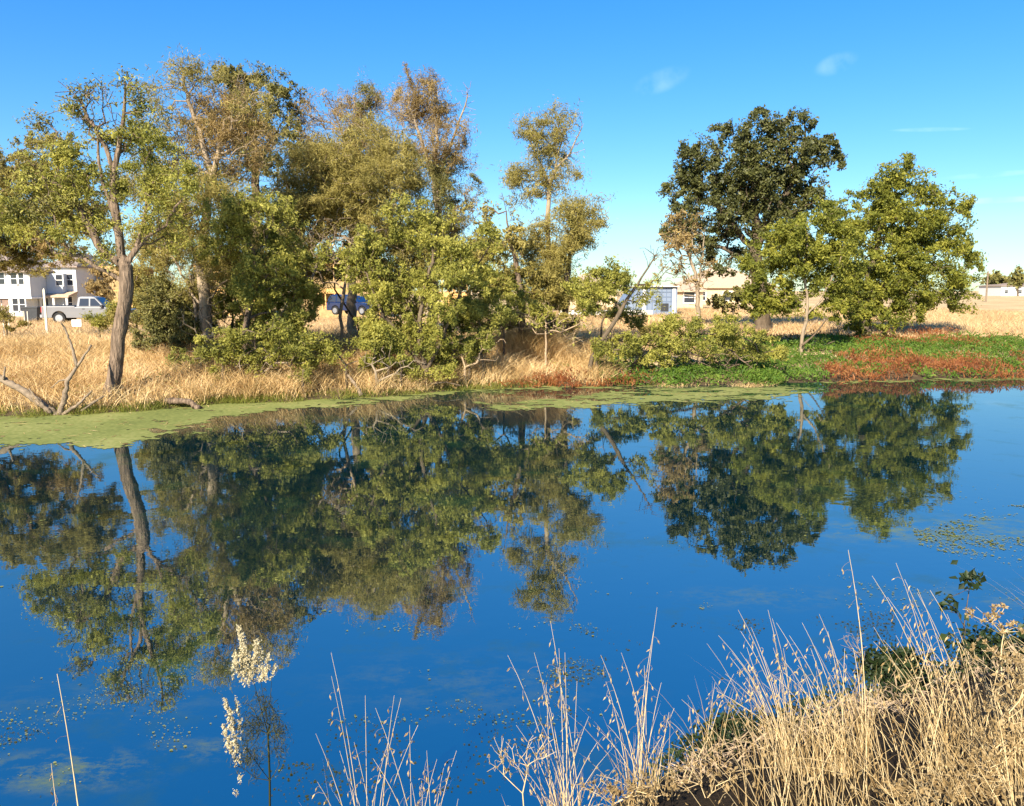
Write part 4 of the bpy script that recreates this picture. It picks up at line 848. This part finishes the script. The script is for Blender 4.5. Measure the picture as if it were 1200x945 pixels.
# stakes, bin, sign ---------------------------------------------------------------------
for px, pt, pb, Yq, lab in ((55, 339, 388, 40, 'tall white stake in the dry grass left of the silver pickup'), (5, 352, 392, 36, 'thin pale stake nearest the left edge of the dry grass'),
                            (11.5, 358, 392, 36, 'shorter thin pale stake second from the left edge'), (29, 365, 380, 48, 'short pale stake beside the dark bin, left one'), (33, 365, 380, 48, 'short pale stake touching the dark bin')):
    b = at(px, pb, Yq); z0 = hz(b[0], Yq); zt = at(px, pt, Yq)[2]; wq = .05 if px == 55 else .02
    t = thing('survey_stake', lab, 'stake', (b[0], Yq, z0)); n = 6
    MB().box(-wq, wq, -wq*.6, wq*.6, -.1, zt-z0-wq).add([(-wq,-wq*.6,zt-z0-wq),(wq,-wq*.6,zt-z0-wq),(wq,wq*.6,zt-z0-wq),(-wq,wq*.6,zt-z0-wq),(0,0,zt-z0+wq)], [(0,1,4),(1,2,4),(2,3,4),(3,0,4)]).build('stake', M['post'], t)
b = at(39, 378, 62); z0 = hz(b[0], 62)
t = thing('wheeled_bin', 'dark wheeled rubbish bin in front of the white house', 'bin', (b[0], 62, z0))
bevel(MB().prism([(-.5,.1),(.5,.1),(.58,1.05),(-.58,1.05)], -.35, .35).build('bin_body', M['black'], t), .03); bevel(MB().box(-.62, .62, -.4, .42, 1.053, 1.14).build('lid', M['black'], t), .02)
for s in (-1, 1): MB().disc_y((s*.4, .12), .12, .36, .42, 14).build('wheel', M['tyre'], t)
b = at(90, 380, 45); z0 = hz(b[0], 45)
t = thing('white_sign', 'small blank white board on a post below the silver pickup', 'sign', (b[0], 45, z0)); zz = at(90, 383, 45)[2]-z0
MB().box(-.26, .26, -.03, -.003, zz, zz+.38).build('board', M['trim'], t); MB().box(-.04, .04, 0, .08, -.1, zz+.3).build('sign_post', M['lumber'], t)
# pale road kerb behind the bank in the middle: low rail
a = at(655, 366, 52); b = at(765, 366, 52); z0 = hz(a[0], 52)
t = thing('guard_rail', 'low pale rail along the road behind the leaning tree', 'rail', (a[0], 52, z0)); Lr = b[0]-a[0]; zz = a[2]-z0
bevel(MB().box(0, Lr, -.05, -.003, zz-.16, zz+.12).build('rail_beam', M['concrete'], t), .02)
for i in range(5): MB().box(.2+i*(Lr-.5)/4, .32+i*(Lr-.5)/4, 0, .12, -.1, zz+.1).build('post', M['lumber'], t)
# utility pole and distant trees at the right
b = at(1156, 345, 150); z0 = hz(b[0], 150)
t = thing('utility_pole', 'short weathered utility pole at the right beside the walnut crown', 'pole', (b[0], 150, z0)); zt = at(1156, 318, 150)[2]-z0
MB().tube([(0,0,-.2),(0,0,zt)], [.16,.11], 10).build('pole', M['driftwood'], t); MB().box(-.5, .5, -.06, .06, zt-.5, zt-.38).build('crossarm', M['driftwood'], t)
for i, (px, w_, h_, Yq, lab) in enumerate(((1168, 12, 15, 300, 'distant dark tree just right of the utility pole'), (1182, 9, 11, 320, 'small distant dark tree in the gap before the conifer'), (1205, 14, 14, 330, 'distant dark tree at the right edge behind the conifer'), (1160, 10, 10, 310, 'distant low tree behind the utility pole'), (1240, 18, 16, 320, 'distant broad tree beyond the right edge'))):
    tree('distant_tree', lab, 'tree', (px, 340), Yq, [(px, 334)], [(px, 333-h_*.3, w_, h_*.55), (px+w_*.4, 334-h_*.1, w_*.6, h_*.4)], .3, 'darkbark', leaf='darkgreen', cov=2, size=(1.0, .7), spread=.8, nat=.25, rtip=.03, group='trees on the far side of the field')
tree('conifer_tree', 'distant pointed conifer near the right edge', 'tree', (1193, 340), 290, [(1193, 330), (1193, 318)], [(1193,331,9,5),(1193,325,6,5),(1193,319,3.5,5),(1193,314,1.5,3)], .3, 'darkbark', leaf='darkgreen', cov=2.4, size=(1.0,.6), spread=.5, nat=.3, rtip=.03)

# ------------------------------------------------------------------ deadwood on the bank
def deadwood(name, label, pts_list, mat='driftwood', cat='log'):
    """pts_list: branches as (list of (px,py,Y), r0, r1); first is the main stem"""
    p0 = pts_list[0][0][0]; dY = 0 if name == 'leaning_limb' else gpoint(p0[0], p0[1])[1]-p0[2]
    pts_list = [([(p[0], p[1], p[2]+dY) for p in pts], a, b) for pts, a, b in pts_list]
    o = at(*pts_list[0][0][0]); r = thing(name, label, cat, o)
    for i, (pts, r0, r1) in enumerate(pts_list):
        r0 *= .7; r1 *= .7
        Q = np.array([at(*p) for p in pts]); t = np.linspace(0, 1, len(Q)); tt = np.linspace(0, 1, 6*len(Q))
        C = np.stack([np.interp(tt, t, Q[:, j]) for j in range(3)], 1); C[1:-1] = (C[:-2]+C[1:-1]*2+C[2:])/4; C += rng.normal(size=C.shape)*r0*.10
        rad = np.linspace(r0, r1, len(C))*(1+.10*rng.normal(size=len(C))).clip(.7, 1.4)
        V, F = tube_arrays(C, rad, 9)
        n = len(V); V = np.concatenate([V, C[:1], C[-1:]]); m = len(C); k = np.arange(9)
        T = np.concatenate([np.stack([(k+1) % 9, k, np.full(9, n)], 1), np.stack([(m-1)*9+k, (m-1)*9+(k+1) % 9, np.full(9, n+1)], 1)])
        mesh('stem' if i == 0 else 'branch', V, [F, T], M[mat], r, True, o)
    return r
ys_ = 20.6
deadwood('dead_snag', 'weathered grey dead snag with forked limbs lying on the left shore', [([(68,487,ys_),(55,478,ys_),(30,460,ys_+.1),(2,444,ys_+.2),(-25,430,ys_+.3)], .16, .10),
    ([(70,486,ys_),(76,465,ys_),(80,445,ys_),(90,430,ys_+.1),(107,405,ys_+.2)], .12, .03), ([(90,430,ys_+.1),(84,405,ys_+.1),(76,385,ys_+.1),(71,378,ys_)], .06, .02),
    ([(74,486,ys_),(92,474,ys_),(108,458,ys_+.2)], .08, .03), ([(80,445,ys_),(70,446,ys_),(60,455,ys_)], .04, .015), ([(95,482,ys_+.1),(112,470,ys_+.3),(122,464,ys_+.4)], .06, .03), ([(60,484,ys_-.1),(45,470,ys_-.2),(34,456,ys_-.2)], .07, .03), ([(4,445,ys_+.1),(6,430,ys_+.1)], .05,.03)], 'driftwood', 'snag')
deadwood('fallen_log', 'short dark log lying on the duckweed edge right of the cottonwood', [([(192,470,21.6),(205,470,21.4),(222,471,21.3),(233,479,21.1)], .13, .11)], 'bark')
deadwood('broken_branch', 'pale broken branch sticking up from the bank below the car', [([(424,465,22.6),(416,450,22.8),(405,436,23.1)], .10, .05)], 'driftwood')
deadwood('fallen_branch', 'forked dark dead branch at the waterline under the shore tree', [([(505,458,22.9),(497,445,22.9),(490,428,23.0)], .07, .035), ([(505,450,22.9),(522,448,22.9),(540,452,22.8)], .05, .02), ([(490,440,22.9),(470,430,23.2)], .04, .015)], 'darkbark')
deadwood('fallen_branch', 'pale thin branch lying on the bank left of the tawny grass mound', [([(528,425,25),(550,427,25),(568,437,24.7)], .06, .04)], 'driftwood')
deadwood('fallen_log', 'long pale log lying over the water below the fallen tree sprouts', [([(722,431,27.6),(745,430,27.5),(770,432,27.4),(790,437,27.2),(796,442,27.1)], .14, .08), ([(790,437,27.2),(800,428,27.2),(806,422,27.3)], .05, .02), ([(776,433,27.4),(780,444,27.2)], .04, .03), ([(793,438,27.2),(800,446,27.1),(835,441,27.3)], .04, .015)], 'driftwood')
deadwood('dead_stick', 'dark broken stick lying on green plants below the young walnut', [([(955,412,33),(965,405,33.2),(978,400,33.5)], .05, .03), ([(955,410,33),(970,412,32.9),(980,414,32.8)], .05, .03)], 'darkbark')
deadwood('leaning_limb', 'dark limb leaning right beside the young walnut trunk', [([(940,405,35.3),(955,392,35.2),(972,370,35.1)], .07, .03)], 'darkbark')

# ------------------------------------------------------------------ foreground
def curve(a, b, bow, n=7):
    a, b = np.asarray(a, float), np.asarray(b, float); t = np.linspace(0, 1, n)[:, None]
    c = (a+b)/2+np.array([bow[0], bow[1], bow[2] if len(bow) > 2 else .08])
    return a*(1-t)**2+2*c*t*(1-t)+b*t**2
def spikelets(C, n, size=.022, t0=.72):
    """drooping oat spikelets hung on short threads from the upper part of a stalk"""
    out = []; hairs = []
    for i in range(n):
        t = t0+(1-t0)*i/max(1, n); q = C[min(len(C)-1, int(t*(len(C)-1)))]+(C[min(len(C)-1, int(t*(len(C)-1))+1)]-C[min(len(C)-1, int(t*(len(C)-1)))])*((t*(len(C)-1)) % 1)
        d = rng.normal(size=3)*.014+np.array([-.012, 0, -.012]); e = q+d
        hairs.append((np.stack([q, q+d*.6+np.array([0, 0, .006]), e]), np.full(3, .0006)))
        ax = unit(np.array([rng.normal()*.4-.2, rng.normal()*.3, -1.0])); b = unit(np.cross(ax, rng.normal(size=3))); c = np.cross(ax, b); s = size*rng.uniform(.7, 1.2)
        out.append(np.stack([e, e+ax*s*.4+b*s*.16, e+ax*s, e+ax*s*.4-b*s*.16, e+ax*s*.4+c*s*.13, e+ax*s*.4-c*s*.13]))
    if not out: return None
    V = np.concatenate(out); F = np.concatenate([np.array([[0,1,2,4],[0,4,2,3],[0,3,2,5],[0,5,2,1]])+6*i for i in range(len(out))])
    hv, hf = merge([tube_arrays(p, r, 3) for p, r in hairs])
    return np.concatenate([V, hv]), np.concatenate([F, hf+len(V)])
def oat(label, root_px, Yq, tips, extra=6, r=.0019, cat='grass'):
    """a clump of wild oat stalks: each tip is a photo point"""
    b = at(root_px, 945, Yq); z0 = hz(b[0], Yq); o = (b[0], Yq, z0-.02)
    root = thing('wild_oat_clump', label, cat, o, group='wild oat clumps on the near bank')
    tips = list(tips)+([(tx+rng.uniform(-26, 26), ty+rng.uniform(15, 110)) for tx, ty in tips] if len(tips) > 4 else [])
    for (tx, ty) in tips:
        a = np.array(o)+np.array([rng.normal()*.03, rng.normal()*.03, 0]); e = at(tx, ty, Yq+rng.uniform(-.1, .1))
        C = curve(a, e, ((a[0]-e[0])*.25, 0, .05), 9); V, F = tube_arrays(C, np.linspace(r, r*.3, len(C)), 5)
        st = mesh('stalk', V, F, M['stem'], root, True, o)
        ns = int(rng.integers(2, 7))
        for j in range(ns):
            sp = spikelets(C, 1, .024, .70+.29*j/ns); mesh('spikelet', sp[0], sp[1], M['pale_straw'], st, False, o)

    if not extra: return root
    n = extra*6; P = np.array(o)+rng.normal(size=(n, 3))*np.array([.05, .05, 0]); 
    V, F = blades(P, rng.uniform(.25, .55, n), .004, lean(n, (-.05, 0), .22), .3, segs=4); mesh('dry_leaves', V, F, M['pale_straw'], root, False, o)
oat('single bleached reed stalk at the far lower left', 103, 3.3, [(67,790)], 0, .0042)
oat('short pale stalk left of the single reed at the lower left', 82, 3.4, [(60,895)], 0, .0035)
oat('clump of straw stalks with one tall leaning stem right of the white plume', 430, 3.1, [(388,765),(428,815),(398,880),(370,860),(455,870),(470,818),(462,815),(415,870)], 6)
oat('low clump of oat stalks with hanging husks at the bottom centre-left', 500, 3.0, [(500,880),(512,890),(440,830),(520,900),(480,850),(535,880)], 5)
oat('tall clump of oat stalks at the bottom centre', 665, 3.1, [(595,768),(645,728),(626,765),(662,765),(690,840),(612,900),(640,800),(655,760),(630,840),(605,850),(700,870)], 8)
oat('slim clump with the tallest straight stalk, right of the bottom centre', 752, 3.2, [(704,768),(728,765),(770,712),(766,740),(745,815),(790,830),(712,850),(695,850),(775,800),(755,780)], 8)
oat('sparse low stalks on the dark bank edge', 830, 3.6, [(806,815),(838,800),(860,790),(815,840),(785,845)], 4)
oat('dense oat clump leaning left at the start of the dry grass', 925, 3.2, [(842,745),(865,715),(900,715),(868,740),(880,735),(905,725),(850,790),(870,800),(918,760),(858,765),(840,810),(895,770)], 12)
oat('straw clump in the middle of the dry grass at the lower right', 985, 3.1, [(910,730),(940,730),(925,745),(960,720),(970,740),(950,760),(935,780),(990,760),(905,790)], 12)
oat('tall single-stemmed clump with one stalk rising above all others', 1005, 3.4, [(994,645),(1000,760),(1010,780),(985,800)], 6, .003)
oat('tall pale clump leaning left below the dark sprig', 1105, 3.1, [(1022,675),(1050,660),(1040,700),(1075,690),(1060,720),(1080,740),(1050,745),(1035,750),(1065,700)], 12)
oat('loose straw clump under the dry weed heads at the right', 1150, 3.0, [(1075,695),(1090,692),(1110,720),(1095,740),(1130,760),(1120,730),(1085,770)], 12)
oat('straw clump at the lower right edge', 1205, 3.0, [(1150,760),(1180,740),(1165,790),(1200,770),(1190,800)], 10)
# dense straw of the near bank: grass nobody could count
def near_pts(n, f):
    x = rng.uniform(-.9, 5.5, n); y = rng.uniform(1.9, 6.6, n); k = (y < ynear(x)-.12) & (rng.uniform(size=n) < f(x, y)); x, y = x[k], y[k]
    return np.stack([x, y, height(x, y)], 1)
edge = lambda x, y: np.clip((x-(.70+.16*(y-2.3)))/.30, 0, 1)*np.clip((3.5-y)/.8, .0, 1)*(1-.80*np.clip((x-1.3)/.4, 0, 1)*np.clip((y-2.9)/.3, 0, 1))
P = near_pts(25000, lambda x, y: edge(x, y)*np.clip(.5+.75*vn(x, y, 3, 2), 0, 1))
H = rng.uniform(.12, .46, len(P))*np.clip(1.2-.25*(P[:, 1]-2.4), .5, 1.2); V, F = blades(P, H, .0038, lean(len(P), (-.16, .05), .30), .3, segs=4); tag(mesh('near_dry_grass', V, F, M['pale_straw']), kind='stuff')
P = near_pts(2300, lambda x, y: edge(x, y))
out = []; sp = []
for p in P:
    ln = rng.uniform(.3, .66); e = p+np.array([rng.normal()*.12-.14, rng.normal()*.10, ln]); C = curve(p, e, ((p[0]-e[0])*.3, 0, .04), 7); out.append(tube_arrays(C, np.linspace(.0016, .0006, 7), 3))
    if rng.uniform() < .5:
        q = spikelets(C, 4); sp.append(q)
V, F = merge(out); tag(mesh('near_dry_stems', V, F, M['stem']), kind='stuff')
V, F = merge(sp); tag(mesh('near_oat_husks', V, F, M['pale_straw']), kind='stuff')
P = near_pts(21000, lambda x, y: np.clip((x-.55)/.6, 0, 1)*np.clip(1.0-(y-2.3)*.8, .02, 1)*np.clip(.5+.8*vn(x, y, 2.2, 7), 0, 1)); P[:, 2] += rng.uniform(size=len(P))**1.5*.22*np.clip((P[:, 0]-.3), .15, 1)
V, F = leaves(P, .022, .011, (0, 0, 0), (-.2, -.3, .5)); tag(mesh('dead_leaf_litter', V, F, M['deadleaf']), kind='stuff')
P = near_pts(5000, lambda x, y: (x < .9)*np.clip(1-(y-2.6)*.4, .1, 1)*np.clip(.4+.8*vn(x, y, 3, 12), 0, 1)*(y < 3.6))
V, F = blades(P, rng.uniform(.08, .3, len(P)), .006, lean(len(P), (-.05, 0), .35), .35, segs=3); tag(mesh('near_dry_grass', V, F, M['pale_straw']), kind='stuff')
def bank_cover(n, t0, t1, h, mat, ln, w, name, x0=.7, x1=6):
    x = rng.uniform(x0, x1, n); t = rng.uniform(t0, t1, n); y = ynear(x)-t; k = rng.uniform(size=n) < np.clip(.55+.8*vn(x, y, 2.6, 51), 0, 1); x, y = x[k], y[k]
    q = np.stack([x, y, height(x, y)+rng.uniform(size=len(x))**1.3*h*(1+.6*vn(x, y, 3.1, 52))+.01], 1)
    V, F = leaves(q, ln, w, (0, 0, .2), (-.2, -.3, .6)); tag(mesh(name, V, F, mat), kind='stuff')
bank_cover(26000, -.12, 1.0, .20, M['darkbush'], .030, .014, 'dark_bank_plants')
bank_cover(9000, .0, 1.5, .12, M['deadtwig'], .06, .006, 'bank_twig_litter')
n = 26000; x = rng.uniform(1.6, 8, n); y = rng.uniform(.8, 7, n); k = (x > .70*y+.1) & (y < ynear(x)-.35); x, y = x[k], y[k]   # the same bank further along
V, F = blades(np.stack([x, y, height(x, y)], 1), rng.uniform(.15, .6, len(x)), .0045, lean(len(x), (-.12, .05), .3), .3, segs=4); tag(mesh('near_dry_grass', V, F, M['pale_straw']), kind='stuff')
# branching dried weeds -----------------------------------------------------------------
def spiky(c, r):
    d = unit(rng.normal(size=(14, 3))+np.array([0, 0, .3])); C = c+d*r*.55
    a = d*r*.6; b = unit(np.cross(d, rng.normal(size=(14, 3))))*r*.28
    V = np.stack([C-a, C+b, C+a, C-b], 1).reshape(-1, 3); return V, np.arange(56).reshape(-1, 4)
def weed(label, root_px, Yq, blobs, heads=40, hr=.013, mat='stem', hmat='deadleaf', name='dried_weed', leafn=0, leafmat=None, lsize=(.03,.018), rtip=.0009, r0=.0032, cat='weed', stempx=None):
    b = at(root_px, 945, Yq); o = np.array([b[0], Yq, hz(b[0], Yq)-.02]); k = Yq/FPX
    root = thing(name, label, cat, o); pts = []
    for (px, py, rx, ry, n) in blobs:
        pts.append(sample_blob(at(px, py, Yq), np.array([rx*k, (rx+ry)*.4*k, ry*k]), n, .5, 0))
    pts = np.concatenate(pts); pts = pts[pts[:, 2] > height(pts[:, 0], pts[:, 1])-.02]
    sk = [o]+[at(p[0], p[1], Yq) for p in (stempx or [(blobs[0][0]*.5+root_px*.5, (blobs[0][1]+blobs[0][3]+945)/2)])]
    P, par, nt_ = grow(sk, [], pts, bf=.5, jit=.025, seg=.04, sag=.0)
    limb_mesh(P, par, r0, rtip, flare=False, name='stem', mat=M[mat], parent=root, loc=o)
    tips = pts[rng.permutation(len(pts))[:heads]]
    for t in (tips if heads else []):
        V, F = spiky(t, hr*rng.uniform(.6, 1.2)); mesh('seed_head', V, F, M[hmat], root, False, o)
    if leafn:
        c = pts[rng.integers(0, len(pts), leafn)]+rng.normal(size=(leafn, 3))*.02; V, F = leaves(c, lsize[0], lsize[1], (0, 0, 0), (-.2, -.3, .5)); mesh('leaves', V, F, M[leafmat], root, False, o)
    return root
weed('tall dried weed with round tan seed heads near the right edge', 1185, 2.7, [(1165,715,20,18,16),(1140,720,14,14,8),(1185,735,18,14,14),(1160,760,34,22,14),(1190,800,30,40,20)], 60, .012)
weed('bushy dried weed at the right edge under the round seed heads', 1195, 2.5, [(1175,850,36,50,70),(1197,790,20,44,36),(1150,890,36,34,40)], 100, .008, leafn=300, leafmat='deadleaf', lsize=(.018,.009))
weed('low tangled dried weed at the bottom right corner', 1120, 2.5, [(1110,915,46,24,60),(1060,930,40,18,40),(1160,925,40,24,40)], 90, .008, leafn=400, leafmat='deadleaf', lsize=(.02,.01))
weed('small tangled dried weed between the oat clumps at the bottom centre', 620, 2.9, [(605,885,40,30,60),(585,895,24,22,25),(640,870,18,18,14)], 60, .006)
weed('low dried weed with curled bracts on the dark bank', 830, 3.0, [(825,912,44,18,40),(785,918,24,14,16),(868,895,20,22,18)], 45, .007, leafn=90, leafmat='deadleaf', lsize=(.02,.01))
weed('fine brown twiggy weed at the foot of the tallest stalk', 1000, 3.5, [(995,760,26,30,60)], 0, mat='deadtwig', rtip=.0009)
weed('low brown weed at the base of the straight stalk clump', 720, 2.8, [(715,925,40,16,40),(760,930,30,14,30)], 60, .008, leafn=200, leafmat='deadleaf', lsize=(.018,.009))
weed('dark leafy oak sprig rising above the dry grass at the right', 1130, 3.6, [(1137,678,10,10,16),(1112,705,10,16,12),(1125,760,14,30,10)], 0, mat='darkbark', leafn=110, leafmat='darkbush', lsize=(.035,.022), name='oak_sapling', cat='sapling', stempx=[(1130,830),(1126,760),(1136,690)])
weed('dark leaf sprig poking in at the right edge', 1215, 3.4, [(1200,745,12,12,12)], 0, mat='darkbark', leafn=60, leafmat='darkbush', lsize=(.035,.022), name='oak_sapling', cat='sapling', stempx=[(1212,800)])
def near_bush(label, px, py, Yq, rx, ry, n):
    c = at(px, py, Yq); g0 = hz(c[0], Yq); c[2] = max(c[2], g0+.02); o = np.array([c[0], Yq, g0-.03]); k = Yq/FPX; root = thing('dark_bush', label, 'bush', o)
    q = sample_blob(c, np.array([rx*k, rx*k*.7, ry*k]), 90, .5, .2)
    P, par, _ = grow([o, (o+c)/2], [], q, bf=.3, jit=.06, seg=.08); limb_mesh(P, par, .02, .003, flare=False, name='stem', mat=M['darkbark'], parent=root, loc=o)
    cc = q[rng.integers(0, len(q), n)]+rng.normal(size=(n, 3))*.05; cc = cc[cc[:, 2] > height(cc[:, 0], cc[:, 1])]
    V, F = leaves(cc, .032, .017, (0, 0, 0), (-.2, -.2, .6)); mesh('crown', V, F, M['darkbush'], root, False, o)
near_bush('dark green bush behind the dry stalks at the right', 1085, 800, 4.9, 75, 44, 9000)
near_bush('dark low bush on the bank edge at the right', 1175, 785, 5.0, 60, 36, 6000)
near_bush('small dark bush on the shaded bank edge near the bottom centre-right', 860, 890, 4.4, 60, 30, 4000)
# white plumed plant ---------------------------------------------------------------------
Yq = 3.5; b = at(312, 945, Yq); o = np.array([b[0], Yq, hz(b[0], Yq)-.02]); k = Yq/FPX
pl = thing('plumed_weed', 'dark stemmed weed with creamy white fluffy plumes at the lower left', 'weed', o)
pts = np.concatenate([sample_blob(at(px, py, Yq), np.array([rx*k, rx*k, ry*k]), n, .6, 0) for px, py, rx, ry, n in ((300,850,24,40,50),(325,860,16,45,40),(290,890,20,30,30),(312,815,16,20,20))])
P, par, _ = grow([o, at(316,915,Yq), at(314,860,Yq), at(306,800,Yq)], [[at(316,915,Yq), at(290,880,Yq), at(268,830,Yq)], [at(314,860,Yq), at(300,810,Yq), at(288,760,Yq)], [at(312,840,Yq), at(318,800,Yq), at(312,770,Yq)]], pts, bf=.35, jit=.05, seg=.04, sag=0)
limb_mesh(P, par, .006, .0012, flare=False, name='stem', mat=M['weedgreen'], parent=pl, loc=o)
c = pts[rng.integers(0, len(pts), 2600)]+rng.normal(size=(2600, 3))*.018; V, F = leaves(c, .022, .0022, (0, 0, .8), (0, 0, 0)); mesh('leaves', V, F, M['weedgreen'], pl, False, o)
def plume(spikes, name='plume'):
    C = []
    for (x0, y0, x1, y1, n, w) in spikes:
        A = at(x0, y0, Yq)+rng.normal(size=3)*.004; B = at(x1, y1, Yq)+rng.normal(size=3)*np.array([.004, .02, .004]); m = n//5
        t = rng.uniform(size=(m, 1))**.9; wd = w*k*(1.12-t**1.6)*.95          # small sprigs along each spike
        S = A+(B-A)*t+rng.normal(size=(m, 3))*wd*.55; dirs = unit(rng.normal(size=(m, 3))*.7+unit(B-A))
        for q in np.linspace(0, 1, 14): C.append(S+dirs*q*.014*rng.uniform(.6, 1.3, (m, 1))+rng.normal(size=(m, 3))*.0026)
    C = np.concatenate(C); V, F = leaves(C, .0068, .0042, (-.1, 0, .6), (-.3, -.6, .3), .5); mesh(name, V, F, M['plume'], pl, False, o)
plume([(287,806,278,738,360,5),(293,802,288,752,380,6),(300,800,296,757,380,6),(281,795,276,764,260,5),(306,800,305,757,280,5),(312,797,315,763,240,3.2),(289,790,283,744,280,5),(296,795,301,752,200,4),(317,796,322,782,60,2.5),(274,790,280,770,120,4)])
plume([(279,895,267,814,360,4.5),(271,884,263,846,240,3.5),(278,884,270,832,260,5),(282,865,276,820,160,3),(281,918,279,905,40,2.5),(276,935,277,928,20,2)])
print('leaves', LEAVES)
